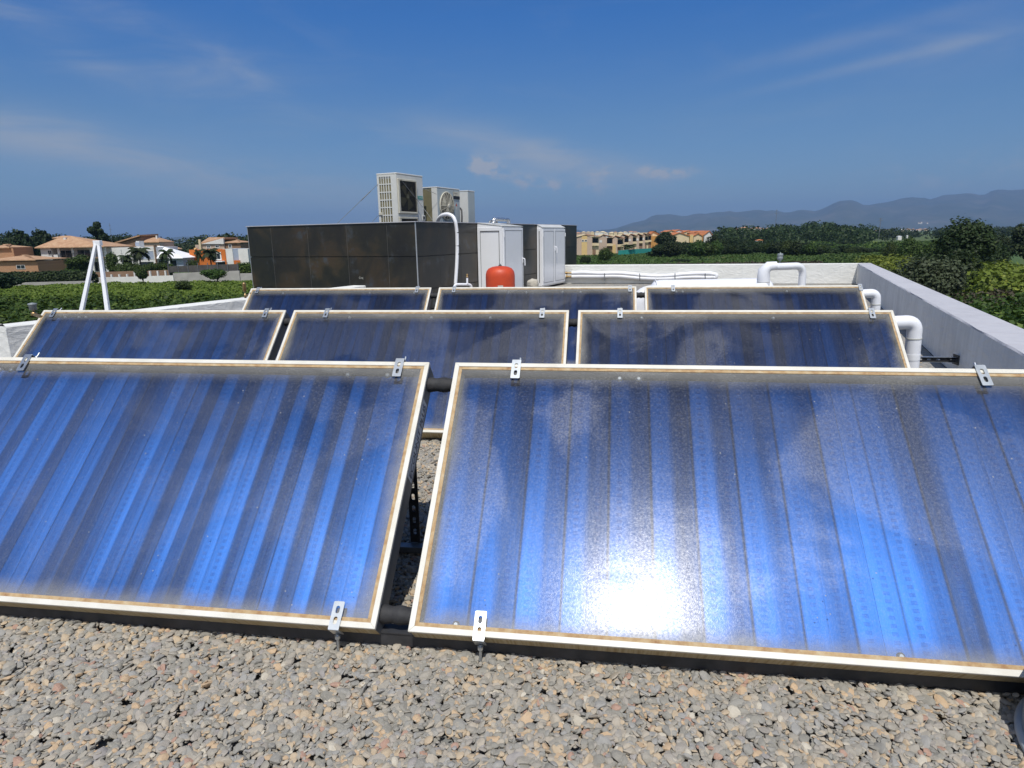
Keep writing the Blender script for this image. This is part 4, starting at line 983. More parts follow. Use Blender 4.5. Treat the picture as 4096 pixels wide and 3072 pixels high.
FM = {'pine': foliage_mat('pine_needles', (.012,.024,.010), (.022,.042,.014), (.04,.065,.02)),
      'oak': foliage_mat('dark_foliage', (.016,.027,.009), (.032,.052,.015), (.065,.09,.025)),
      'olive': foliage_mat('olive_foliage', (.045,.065,.032), (.08,.11,.055), (.13,.165,.085)),
      'citrus': foliage_mat('citrus_foliage', (.022,.055,.008), (.05,.105,.014), (.16,.24,.045)),
      'green': foliage_mat('mid_green_foliage', (.026,.048,.010), (.052,.088,.016), (.10,.14,.032)),
      'yellow': foliage_mat('yellow_green_foliage', (.06,.08,.01), (.13,.16,.02), (.24,.25,.04)),
      'dry': foliage_mat('dry_scrub', (.05,.042,.028), (.085,.07,.045), (.11,.10,.06)),
      'grass': foliage_mat('grass_blades', (.035,.07,.014), (.06,.105,.02), (.10,.14,.035)),
      'lawn': foliage_mat('lawn_blades', (.07,.115,.015), (.12,.17,.022), (.18,.22,.04)),
      'palm': foliage_mat('palm_leaf', (.02,.035,.012), (.045,.065,.022), (.09,.11,.04))}
MT['bark'] = noisy('bark', (.09,.065,.045), (.05,.038,.028), 9, .9)
def leaves(blobs, n, leaf, seed, up=.25, hollow=.55):
    """blobs: (cx,cy,cz,rx,ry,rz). returns quads scattered in the outer shell of noisy blobs"""
    rs = np.random.RandomState(seed); bl = np.array(blobs, float)
    wgt = (bl[:,3]*bl[:,4]+bl[:,3]*bl[:,5]+bl[:,4]*bl[:,5]); wgt /= wgt.sum()
    id_ = rs.choice(len(bl), n, p=wgt); d = rs.normal(size=(n, 3)); d /= np.linalg.norm(d, axis=1)[:,None]
    # sub-clumps
    nc = max(10, n//45); cd = rs.normal(size=(nc, 3)); cd /= np.linalg.norm(cd, axis=1)[:,None]
    ci = rs.randint(0, nc, n); dd = cd[ci]*.72+d*.42+rs.normal(size=(n,3))*.12; rad = rs.uniform(hollow, 1, n)**.6
    amp = rs.uniform(.82, 1.16, nc)[ci]
    loose = rs.rand(n) < .35
    dd[loose] = d[loose]; amp[loose] = 1
    dd /= np.maximum(np.linalg.norm(dd, axis=1), 1e-6)[:,None]
    c = bl[id_, :3] + dd*bl[id_, 3:6]*(rad*amp)[:,None]
    nrm = dd+rs.normal(size=(n,3))*.55+np.array([0,0,up]); nrm /= np.linalg.norm(nrm, axis=1)[:,None]
    a = np.cross(nrm, rs.normal(size=(n,3))); a /= np.linalg.norm(a, axis=1)[:,None]; b = np.cross(nrm, a)
    s_ = leaf*rs.uniform(.55, 1.35, n)[:,None]; e = rs.uniform(.5, 1, n)[:,None]
    V = np.stack([c-a*s_-b*s_*e*.6, c+a*s_*.8-b*s_*e, c+a*s_+b*s_*e*.7, c-a*s_*.7+b*s_*e], 1).reshape(-1, 3)
    return V
def quads(name, V, mtl, parent=None):
    return npmesh(name, V, np.arange(len(V)).reshape(-1, 4), mtl, parent)
def tree_proto(kind, seed, n=1400, leaf=.045, trunk=.25, spread=1., shape='round', label='', cat='tree', group=None):
    """unit tree: height 1, crown width ~spread"""
    rr = random.Random(seed); root = thing('tree' if cat == 'tree' else 'bush', label, cat, group=group); bl = []
    if shape == 'round':
        for _ in range(9):
            a = rr.uniform(0, 6.28); q = rr.uniform(0, .3)*spread; z = rr.uniform(trunk+.12, .82)
            s_ = rr.uniform(.13, .24); bl.append((math.cos(a)*q, math.sin(a)*q, z, s_*spread**.5*1.1, s_*spread**.5*1.1, s_*.85))
        bl.append((0, 0, (trunk+1)/2, .3*spread, .3*spread, (1-trunk)*.42))
    elif shape == 'bush':
        for _ in range(9):
            a = rr.uniform(0, 6.28); q = rr.uniform(.05, .36)*spread; bl.append((math.cos(a)*q, math.sin(a)*q, rr.uniform(.25, .68), rr.uniform(.16,.26)*spread**.5, rr.uniform(.16,.26)*spread**.5, rr.uniform(.2,.32)))
        bl.append((0, 0, .42, .36*spread, .36*spread, .42))
    elif shape == 'pine':
        for z, q, s_ in ((.25,.16,.17), (.38,.24,.16), (.52,.26,.15), (.66,.2,.14), (.79,.13,.12), (.9,.04,.1)):
            for _ in range(3):
                a = rr.uniform(0, 6.28); q2 = q*rr.uniform(.3, 1.2)*spread; bl.append((math.cos(a)*q2, math.sin(a)*q2, z+rr.uniform(-.03, .03), s_*spread, s_*spread, s_*.62))
    elif shape == 'cypress': bl = [(0,0,.25,.1,.1,.24), (0,0,.5,.1,.1,.3), (0,0,.78,.06,.06,.22)]
    quads('crown', leaves(bl, n, leaf, seed), FM[kind], root)
    b = MB()
    top = trunk+.35; b.tube([(0,0,-.02), (rr.uniform(-.01,.01), rr.uniform(-.01,.01), trunk*.6), (rr.uniform(-.03,.03), 0, top)], [.03, .024, .012], 8)
    for q in range(4):
        a = rr.uniform(0, 6.28); b.tube([(0,0,trunk*.7), (math.cos(a)*.12*spread, math.sin(a)*.12*spread, trunk+.18), (math.cos(a)*.24*spread, math.sin(a)*.24*spread, trunk+.36)], [.016, .011, .005], 6)
    b.build('trunk', MT['bark'], root); return root
PROTO = {}
def place(key, make, P, h, w_=None, rz=None, label=None, group=None):
    """first use moves the prototype, later ones copy it"""
    if key not in PROTO: PROTO[key] = [make(), False]
    pr = PROTO[key]; o = pr[0] if not pr[1] else copy_tree(pr[0]); pr[1] = True
    o.location = P; ws = (w_ or h); o.scale = (ws, ws, h); o.rotation_euler = (0, 0, rnd.uniform(0, 6.28) if rz is None else rz)
    if label: o['label'] = label
    if group: o['group'] = group
    elif 'group' in o.keys() and label and group is None: del o['group']
    return o
def gpt(px, d, z=None):
    P = hd(px, 950, d); return Vector((P.x, P.y, GZ if z is None else z))
def tree_px(key, make, px0, px1, ytop, d, zb=None, label=None, group=None, wf=1.25):
    c = (px0+px1)/2; zt = hd(c, ytop, d).z; P = gpt(c, d, zb); h = zt-P.z
    w_ = (hd(px1, ytop, d)-hd(px0, ytop, d)).length*wf
    return place(key, make, P, h, w_, label=label, group=group)

# terrain
def ground_mat():
    m = mat('field_ground', (.06,.09,.02), .95); k = N(m); v = k.coord()
    a = k.noise(v, .012, 6, .6); b = k.noise(v, .35, 6, .65); c = k.ramp(a, [(.3, (.045,.075,.018)), (.48, (.06,.10,.022)), (.6, (.10,.11,.04)), (.75, (.13,.11,.06))])
    k.base(k.mix(.55, c, k.ramp(b, [(.3, (.03,.05,.012)), (.5, (.06,.095,.02)), (.75, (.11,.13,.045))]))); k.bump(k.noise(v, 1.5, 5), .8, .3); return m
gm_ = ground_mat()
n_ = 60; L_g = 16000.
gx = np.sign(np.linspace(-1, 1, n_+1))*np.abs(np.linspace(-1, 1, n_+1))**3*L_g
XX, YY = np.meshgrid(gx, gx); ZZ = np.full_like(XX, GZ)
V = np.stack([XX.ravel(), YY.ravel(), ZZ.ravel()], 1); idx = np.arange((n_+1)**2).reshape(n_+1, n_+1)
Fq = np.stack([idx[:-1,:-1].ravel(), idx[:-1,1:].ravel(), idx[1:,1:].ravel(), idx[1:,:-1].ravel()], 1)
tag(npmesh('ground', V, Fq, gm_), kind='structure')
def patch(name, pxd, z, m_, n=1):
    P = [gpt(px, d) for px, d in pxd]; mb = MB(); mb.add([Vector((p.x, p.y, GZ+z)) for p in P], [tuple(range(len(P)))]); return tag(mb.build(name, m_), kind='structure')
mm = noisy('meadow_soil', (.055,.105,.02), (.035,.07,.014), .12, .95, bump=.5, bscale=3, bdist=.2); mg2 = noisy('bright_meadow_soil', (.13,.18,.03), (.10,.14,.02), .2, .95)
patch('meadow', [(2290, 150), (4096, 110), (4096, 190), (2700, 235), (2290, 235)], .02, mm)
patch('lawn', [(-300, 60), (1100, 62), (1100, 112), (-300, 108)], .02, mg2)
pm = noisy('pale_path', (.42,.36,.27), (.33,.28,.2), .8, .95)
patch('path', [(600, 111.5), (1000, 112.5), (1000, 115), (600, 113.5)], .05, pm); patch('dirt_track', [(2560, 179), (3000, 186), (3000, 190), (2560, 182)], .05, noisy('ochre_track', (.34,.2,.1), (.2,.16,.07), .3, .95))
# mountains
prof = [(-900,936),(0,945),(700,948),(1500,942),(2250,930),(2450,918),(2622,866+0),(2700,862),(2800,857),(2937,844),(3000,842),(3050,838),(3103,836),(3159,845),(3210,843),(3261,841),(3300,830),(3344,813),(3380,808),(3409,801),(3440,806),(3465,812),(3560,802),(3640,790),(3690,792),(3733,794),(3770,785),(3807,778),(3870,779),(3946,782),(3992,759),(4039,753),(4096,756),(4300,760),(4700,800),(5400,850)]
prof = [(x, y) for x, y in prof]
def ridge(name, prof, d, depth, m_, amp, seed, foot=0., label=None):
    n = 260; xs = np.linspace(prof[0][0], prof[-1][0], n); ys = np.interp(xs, [p[0] for p in prof], [p[1] for p in prof]); rows_ = 22; Vv = []
    for j in range(rows_):
        t_ = j/(rows_-1)
        for i in range(n):
            dd = d-depth*(1-t_); P = hd(xs[i], ys[i], d); zt = P.z+amp*.5*mnoise.fractal(Vector((xs[i]*.011, seed, 0)), 1, 2, 5)*min(1, (P.z+50)/200)
            Q_ = hd(xs[i], ys[i], dd); sp2 = t_**1.1
            z = GZ-20+(zt-GZ+20)*(sp2)*(1)+amp*(1-t_)*t_*3*mnoise.fractal(Vector((xs[i]*.006, t_*3.2, seed)), 1, 2, 6)
            Vv.append((Q_.x, Q_.y, max(z, GZ-20) if t_ > 0 else GZ-20))
    for i in range(n):
        P = hd(xs[i], ys[i], d+depth*.5); Vv.append((P.x, P.y, GZ-30))
    idx = np.arange(n*(rows_+1)).reshape(rows_+1, n); Fq = np.stack([idx[:-1,:-1].ravel(), idx[:-1,1:].ravel(), idx[1:,1:].ravel(), idx[1:,:-1].ravel()], 1)
    return tag(npmesh(name, np.array(Vv), Fq, m_, None, True), kind='structure')
m = mat('mountain_scrub', (.05,.06,.035), .95); k = N(m); v = k.coord(); k.base(k.ramp(k.noise(v, .0022, 8, .65), [(.35, (.03,.045,.02)), (.55, (.065,.07,.04)), (.75, (.14,.12,.09))])); MT['mount'] = m
ridge('mountains', prof, 9500, 3300, MT['mount'], 90, 1.3)
# low hills (ground swells) carrying woods
def swell(px0, px1, d0, d1, ztop_px, seed, name='hill', m_=gm_):
    """rounded rise whose crest follows a list of (px,ypx)"""
    n, r_ = 60, 14; Vv = []
    for j in range(r_):
        t_ = j/(r_-1)
        for i in range(n):
            px = px0+(px1-px0)*i/(n-1); y = np.interp(px, [p[0] for p in ztop_px], [p[1] for p in ztop_px]); dm = (d0+d1)/2
            zc_ = hd(px, y, dm).z; edge = min(1, 6*min(i, n-1-i)/(n-1)); h = max(0, (zc_-GZ))*math.sin(math.pi*t_)**1.3*edge
            P = hd(px, 950, d0+(d1-d0)*t_); Vv.append((P.x, P.y, GZ-.5+h))
    idx = np.arange(n*r_).reshape(r_, n); Fq = np.stack([idx[:-1,:-1].ravel(), idx[:-1,1:].ravel(), idx[1:,1:].ravel(), idx[1:,:-1].ravel()], 1)
    tag(npmesh(name, np.array(Vv), Fq, m_, None, True), kind='structure')
    def zat(px, d):
        t_ = (d-d0)/(d1-d0)
        if not 0 <= t_ <= 1 or not px0 <= px <= px1: return GZ
        y = np.interp(px, [p[0] for p in ztop_px], [p[1] for p in ztop_px]); zc_ = hd(px, y, (d0+d1)/2).z; u_ = (px-px0)/(px1-px0); edge = min(1, 6*min(u_, 1-u_))
        return GZ-.5+max(0, zc_-GZ)*math.sin(math.pi*t_)**1.3*edge
    return zat
zR = swell(2700, 4500, 260, 760, [(2700,995),(2850,985),(3000,975),(3090,958),(3270,940),(3360,952),(3470,972),(3600,980),(4100,980),(4500,975)], 3)
zL = swell(-600, 1250, 210, 520, [(-600,1000),(0,1000),(500,998),(600,1004),(700,1012),(820,1004),(1000,996),(1250,996)], 4)
def wood(name, px0, px1, d0, d1, n, zfun, r0, r1, kind, seed, leaf, per=130, yl=None, hs=(.8, 1.)):
    rs = random.Random(seed); bl = []
    for _ in range(n):
        px = rs.uniform(px0, px1); d = d0+(d1-d0)*rs.random(); r_ = rs.uniform(r0, r1); z = zfun(px, d)
        P = hd(px, 950, d); bl.append((P.x, P.y, z+r_*rs.uniform(*hs), r_*1.1, r_*1.1, r_*.95))
    return tag(quads(name, leaves(bl, n*per, leaf, seed, hollow=.8), FM[kind]), kind='stuff')
o = wood('woodland', 2860, 3490, 330, 620, 230, zR, 3.2, 6., 'oak', 5, .55); o['label'] = 'dark wooded hill beyond the meadow, right of the row houses'; o['category'] = 'woodland'
o = wood('woodland', -300, 1050, 230, 480, 260, zL, 3., 5.2, 'oak', 6, .5); o['label'] = 'dark belt of woods behind the villas on the left'; o['category'] = 'woodland'
o = wood('woodland', 3440, 4400, 420, 900, 200, zR, 2.5, 5., 'oak', 8, .6, 90); o['label'] = 'far dark woods below the mountains on the right'; o['category'] = 'woodland'
# vine slope on the right
def field_rows(name, px0, px1, d0, d1, n, zf, kind, seed, leaf, h, label, cat):
    rs = np.random.RandomState(seed); Vv = []
    px = rs.uniform(px0, px1, n); d = d0+(d1-d0)*rs.rand(n)**1.0; c = []
    for a, b in zip(px, d):
        P = hd(a, 950, b); s_ = .5+.5*math.sin(P.x*.9)*math.sin(P.y*.9+P.x*.3); c.append((P.x, P.y, zf(a, b)+h*(.35+.65*s_)*rs.uniform(.6, 1)))
    c = np.array(c); nrm = rs.normal(size=(n,3))*.6+np.array([0, -.2, .8]); nrm /= np.linalg.norm(nrm, axis=1)[:,None]
    a = np.cross(nrm, rs.normal(size=(n,3))); a /= np.linalg.norm(a, axis=1)[:,None]; b = np.cross(nrm, a); s_ = leaf*rs.uniform(.5, 1.3, n)[:,None]
    Vv = np.stack([c-a*s_-b*s_*.6, c+a*s_*.8-b*s_*.8, c+a*s_+b*s_*.7, c-a*s_*.7+b*s_], 1).reshape(-1, 3)
    return tag(quads(name, Vv, FM[kind]), label, cat, None, 'stuff')
flat = lambda px, d: GZ
# left citrus field right behind the roof edge
def orchard(name, box, n_tr, hgt, rad, kind, seed, leaf, per, label):
    px0, px1, d0, d1 = box; rs = random.Random(seed); bl = []
    d = d0
    while d < d1:
        step = rad*1.45; wpx = step/d*F*1.0; px = px0+rs.uniform(0, wpx)
        while px < px1:
            P = hd(px+rs.uniform(-.25,.25)*wpx, 950, d+rs.uniform(-.5,.5)); h_ = hgt*rs.uniform(.8, 1.12); bl.append((P.x, P.y, GZ+h_*.55, rad*rs.uniform(.85,1.15), rad*rs.uniform(.85,1.15), h_*.5)); px += wpx
        d += step
    return tag(quads(name, leaves(bl, len(bl)*per, leaf, seed, hollow=.85, up=.5), FM[kind]), label, 'orchard', None, 'stuff')
orchard('orchard', (-500, 1150, 31, 60), 0, 2.3, 1.55, 'citrus', 21, .13, 420, 'dense dark green citrus plantation beyond the left parapet')
orchard('orchard', (3900, 4700, 15, 40), 0, 3.0, 1.7, 'citrus', 22, .10, 900, 'dense green citrus plantation below the right parapet wall')
orchard('orchard', (3900, 4600, 50, 72), 0, 3.4, 1.9, 'yellow', 23, .15, 420, 'sunlit yellow-green bushes behind the dry scrub on the right')
orchard('orchard', (3470, 3660, 88, 112), 0, 2.6, 1.6, 'yellow', 24, .16, 300, 'yellow-green bushes left of the round olive bush')
field_rows('scrub', 3650, 4600, 34, 52, 16000, flat, 'dry', 31, .12, 2.4, 'dry brown scrub between the two green plantations on the right', 'scrub')
field_rows('grass', 3300, 3800, 105, 190, 9000, flat, 'green', 36, .22, .9, 'low green weeds on the meadow beyond the right parapet corner', 'grass')
field_rows('grass', 2250, 3560, 118, 235, 26000, flat, 'grass', 32, .2, .5, 'grass of the meadow beyond the far parapet', 'grass')
field_rows('grass', -300, 1050, 55, 111, 46000, flat, 'lawn', 33, .14, .55, 'bright green grass between the citrus plantation and the villa gardens', 'grass')
field_rows('vineyard', 3150, 4096, 215, 330, 16000, lambda px, d: max(GZ, zR(px, d)), 'citrus', 34, .4, 1.6, 'green vineyard slope beyond the line of bushes', 'vineyard')
field_rows('weeds', 2250, 3300, 128, 140, 7000, flat, 'dry', 35, .18, .9, 'dry weeds along the near edge of the meadow', 'weeds')

# ------------------------------------------------------------------ trees, right side
mk = lambda kind, seed, **kw: (lambda: tree_proto(kind, seed, **kw))
tree_px('bigoak', mk('oak', 41, n=11000, leaf=.016, trunk=.12, spread=1.0, label='x'), 3735, 3970, 846, 78, wf=1.4, label='tall dark tree standing behind the round olive bush on the right')
tree_px('olive1', mk('olive', 42, n=12000, leaf=.016, trunk=.05, shape='bush', label='x', cat='bush'), 3560, 3835, 972, 50, label='large round grey-green olive bush just beyond the right parapet wall')
tree_px('oakb', mk('oak', 43, n=5000, leaf=.022, trunk=.1, shape='bush', label='x', cat='bush'), 3780, 3960, 965, 62, label='dark bush tucked between the olive bush and the yellow-green bushes')
tree_px('oakc', mk('oak', 44, n=4000, leaf=.022, trunk=.15, label='x'), 4040, 4200, 884, 120, label='dark tree crown at the right edge of the view')
GB = 'trees and bushes right of the tall dark tree'
for a, b, y, d in ((3940, 4010, 915, 150), (3985, 4060, 928, 140), (3960, 4040, 950, 105)):
    tree_px('oak_s1', mk('oak', 45, n=2600, leaf=.03, trunk=.1, shape='bush', label='x', cat='tree'), a, b, y, d, label='dark round tree between the tall dark tree and the right edge of the view', group=GB)
tree_px('green1', mk('green', 46, n=3600, leaf=.024, trunk=.08, shape='bush', label='x', cat='bush'), 3600, 3700, 940, 130, label='mid-green bush above the left side of the round olive bush')
tree_px('green1', None, 3690, 3790, 948, 110, label='mid-green bush above the right side of the round olive bush')
tree_px('green1', None, 3540, 3600, 960, 150, label='small mid-green bush left of the olive bush, in front of the vineyard')
BG = 'line of bushy trees at the far edge of the meadow'
rs = random.Random(77); px = 2690
while px < 3640:
    w_ = rs.uniform(34, 66); y = 955+rs.uniform(-4, 22) if px < 3250 else 976+rs.uniform(0, 16)
    kk = rs.choice(['ba', 'bb', 'bc']); kd = {'ba': 'oak', 'bb': 'green', 'bc': 'oak'}[kk]
    tree_px(kk, mk(kd, {'ba': 51, 'bb': 52, 'bc': 53}[kk], n=2200, leaf=.035, trunk=.12, shape='bush', label='x', cat='tree'), px-w_*.6, px+w_*.6, y, rs.uniform(186, 215), label='bushy green tree in the line at the far edge of the meadow', group=BG, wf=1.15)
    px += w_*.62
px = 2850
while px < 3480:
    w_ = rs.uniform(40, 70); kk = rs.choice(['ba', 'bc'])
    tree_px(kk, None, px-w_*.6, px+w_*.6, rs.uniform(940, 960) if px < 3150 else rs.uniform(958, 972), rs.uniform(240, 300), label='dark tree in the second line behind the edge of the meadow', group='second line of trees behind the meadow', wf=1.1); px += w_*.8
big = mk('oak', 55, n=4500, leaf=.028, trunk=.08, label='x')
tree_px('dark2', big, 2618, 2704, 920, 262, label='dark tree with a tall crown between the cream row houses and the cream gabled house')
tree_px('dark2', None, 2596, 2690, 972, 196, label='broad dark bush in front of the row houses, left of the gabled house')
tree_px('dark2', None, 2650, 2730, 968, 198, label='dark bush in front of the left side of the cream gabled house')
tree_px('dark2', None, 2575, 2650, 918, 420, label='rounded dark treetop rising behind the orange house')
tree_px('green1', None, 2393, 2455, 984, 172, label='broad bushy tree in front of the row houses, the larger of the two left ones')
tree_px('oakb', None, 2320, 2366, 1018, 160, label='low brown-green bush at the foot of the tiled block')
tree_px('green1', None, 2300, 2340, 982, 225, label='small dark tree beside the green net, next to the tiled block')
tree_px('oakb', None, 2680, 2762, 1034, 158, label='low dark bush on the meadow just beyond the far parapet')
tree_px('green1', None, 2660, 2700, 990, 200, label='small bush left of the dirt track')
for a, b, c, l_ in ((2342, 2352, 990, 'leftmost'), (2370, 2378, 982, 'rightmost')):
    tree_px('cyp', mk('oak', 57, n=900, leaf=.03, trunk=.02, shape='cypress', label='x'), a-14, b+14, c, 235, label=f'narrow dark cypress, {l_} of the two before the green net', group='cypresses before the green net')
# palms
def palm_proto():
    root = thing('palm_tree', 'palm', 'palm tree'); rr = random.Random(3); Vv = []
    for q in range(30):
        a = rr.uniform(0, 6.28); el = rr.uniform(-.35, 1.2); L_ = rr.uniform(.3, .42); pts = []; x, z, e = 0, .8, el
        for j in range(9):
            pts.append((x, z)); x += math.cos(e)*L_/8; z += math.sin(e)*L_/8; e -= .22
        for j in range(8):
            (x0, z0), (x1, z1) = pts[j], pts[j+1]; wd = .075*math.sin(math.pi*(j+.8)/9)+.01
            for sg in (-1, 1):
                P0 = np.array([x0*math.cos(a), x0*math.sin(a), z0]); P1 = np.array([x1*math.cos(a), x1*math.sin(a), z1]); S_ = np.array([-math.sin(a)*sg, math.cos(a)*sg, -.7])*wd
                D_ = (P1-P0)*.45
                Vv += [P0, P0+(P1-P0)*.45, P0+D_+S_+(P1-P0)*.6, P0+S_*1.0+(P1-P0)*.6]
                P0b = P0+(P1-P0)*.5; Vv += [P0b, P0b+(P1-P0)*.45, P0b+D_+S_+(P1-P0)*.5, P0b+S_+(P1-P0)*.5]
    quads('fronds', np.array(Vv), FM['palm'], root); b = MB(); b.tube([(0,0,0), (.01,0,.4), (0,0,.82)], [.03, .022, .028], 8); b.build('trunk', MT['bark'], root); return root
for a, b, y, d, l_ in ((505, 590, 984, 128, 'tall palm in front of the window of the white modern villa'), (627, 684, 992, 124, 'slim palm in front of the white hipped roof'), (795, 868, 990, 131, 'palm leaning before the orange villa'), (770, 800, 994, 131, 'thin palm at the left corner of the orange villa'), (465, 525, 1015, 130, 'low palm left of the tall palm in the villa garden'), (2485, 2540, 976, 225, 'palm in front of the middle of the row houses')):
    c = (a+b)/2; zt = hd(c, y, d).z; P = gpt(c, d); place('palm', palm_proto, P, (zt-P.z)/.97, (hd(b, y, d)-hd(a, y, d)).length/.62, label=l_)
# left side trees
PB = mk('pine', 61, n=5200, leaf=.03, trunk=.15, label='x')
tree_px('pine1', PB, 8, 118, 902, 165, label='large dark pine behind the brick house, left of the pair')
tree_px('pine1', None, 112, 205, 902, 170, label='large dark pine behind the brick house, right of the pair')
tree_px('pine1', None, 170, 240, 932, 175, label='lower dark pine just left of the white house with the tiled hip roof')
tree_px('pine2', mk('pine', 62, n=5200, leaf=.028, trunk=.2, shape='pine', spread=1.1, label='x'), 348, 432, 884, 185, wf=1.5, label='tall layered pine rising behind the A-shaped support')
tree_px('pine1', None, 400, 478, 938, 190, label='dark tree right of the tall layered pine')
tree_px('pine1', None, 455, 505, 936, 260, label='small round dark treetop on the horizon left of the brown-roofed house')
G1 = 'garden trees of the villas on the left'
tree_px('gt1', mk('green', 63, n=3000, leaf=.03, trunk=.12, shape='round', label='x'), 245, 350, 1018, 132, label='slim-leaved tree before the balconies of the white house')
tree_px('gt1', None, 400, 455, 1008, 130, label='dark garden tree between the white house and the white modern villa')
for a, b, y, d in ((455, 520, 1040, 128), (505, 560, 1045, 125), (560, 620, 1042, 126), (600, 660, 1040, 127), (440, 490, 1055, 122), (530, 585, 1050, 121), (640, 680, 1045, 130), (225, 290, 1072, 122), (740, 775, 1030, 140)):
    tree_px('gt2', mk('green', 64, n=2600, leaf=.035, trunk=.08, shape='bush', label='x', cat='bush'), a, b, y, d, label='leafy garden shrub in front of the white modern villa' if a > 300 and a < 700 else ('leafy shrub before the left wall of the white house' if a < 300 else 'dark shrub left of the orange villa'), group=G1)
tree_px('gt3', mk('green', 65, n=3000, leaf=.035, trunk=.3, spread=1.25, label='x'), 808, 892, 1072, 109, label='small umbrella-shaped tree before the grey garden wall')
tree_px('gt4', mk('green', 66, n=2600, leaf=.035, trunk=.28, label='x'), 525, 572, 1066, 106, label='small young tree standing before the low white wall')
tree_px('gt2', None, 680, 735, 1116, 92, label='loose green bush at the far edge of the citrus plantation')
tree_px('pine1', None, -70, 30, 1085, 100, label='dark shrub at the left edge of the view below the brick house')

# ------------------------------------------------------------------ houses
MT['tiles'] = None
m = mat('clay_roof_tiles', (.42,.2,.1), .85); k = N(m); v = k.coord(); wv = k.n('ShaderNodeTexWave'); k.l(v, wv.inputs[0]); wv.inputs['Scale'].default_value = 3.2; wv.bands_direction = 'X'
c = k.ramp(k.noise(v, 1.1, 6, .7), [(.3, (.30,.15,.085)), (.5, (.43,.26,.15)), (.72, (.54,.39,.25))]); k.base(k.mix(.3, c, k.ramp(wv.outputs[1], [(0, (.16,.08,.05)), (.5, (.5,.3,.16))]))); MT['tiles'] = m
MT['tiles_orange'] = noisy('orange_roof_tiles', (.56,.2,.07), (.42,.14,.05), .8, .85); MT['tiles_pink'] = noisy('salmon_roof_tiles', (.5,.27,.17), (.42,.22,.13), .8, .85)
MT['h_white'] = noisy('white_house_render', (.72,.71,.68), (.62,.61,.58), .5, .9); MT['h_bright'] = noisy('bright_white_roof', (.82,.83,.85), (.76,.77,.79), .5, .8)
m = mat('brick_wall', (.34,.17,.085), .9); k = N(m); v = k.coord(); bk = k.n('ShaderNodeTexBrick'); k.l(k.mapping(v, (1,1,1), (R(90),0,0)), bk.inputs[0]); bk.inputs['Scale'].default_value = 3.; bk.inputs['Color1'].default_value = (.34,.16,.08,1); bk.inputs['Color2'].default_value = (.42,.22,.11,1); bk.inputs['Mortar'].default_value = (.4,.3,.2,1); k.base(bk.outputs[0]); MT['brick'] = m
MT['brick_dark'] = noisy('brown_wall', (.2,.12,.075), (.28,.18,.11), .8, .9); MT['pink'] = noisy('pale_pink_render', (.52,.4,.31), (.46,.35,.27), .3, .9); MT['cream'] = noisy('cream_render', (.68,.56,.36), (.6,.48,.3), .3, .9)
MT['yellow'] = noisy('yellow_render', (.68,.49,.22), (.6,.42,.18), .3, .9); MT['orange'] = noisy('burnt_orange_render', (.56,.155,.02), (.47,.12,.018), .4, .85); MT['ochre'] = noisy('ochre_render', (.55,.27,.07), (.45,.22,.06), .4, .9)
MT['glassd'] = mat('dark_window_glass', (.02,.028,.035), .12); MT['bluegrey'] = noisy('blue_grey_render', (.33,.38,.47), (.28,.33,.42), .5, .8); MT['grey_wall'] = noisy('grey_concrete_wall', (.40,.385,.36), (.3,.29,.27), .7, .95)
MT['net'] = noisy('dark_shade_net', (.05,.048,.045), (.085,.08,.075), .9, .9); MT['teal_net'] = noisy('turquoise_net', (.02,.26,.22), (.04,.34,.3), .8, .7); MT['green_net'] = noisy('green_net', (.05,.22,.06), (.04,.17,.05), .6, .8)
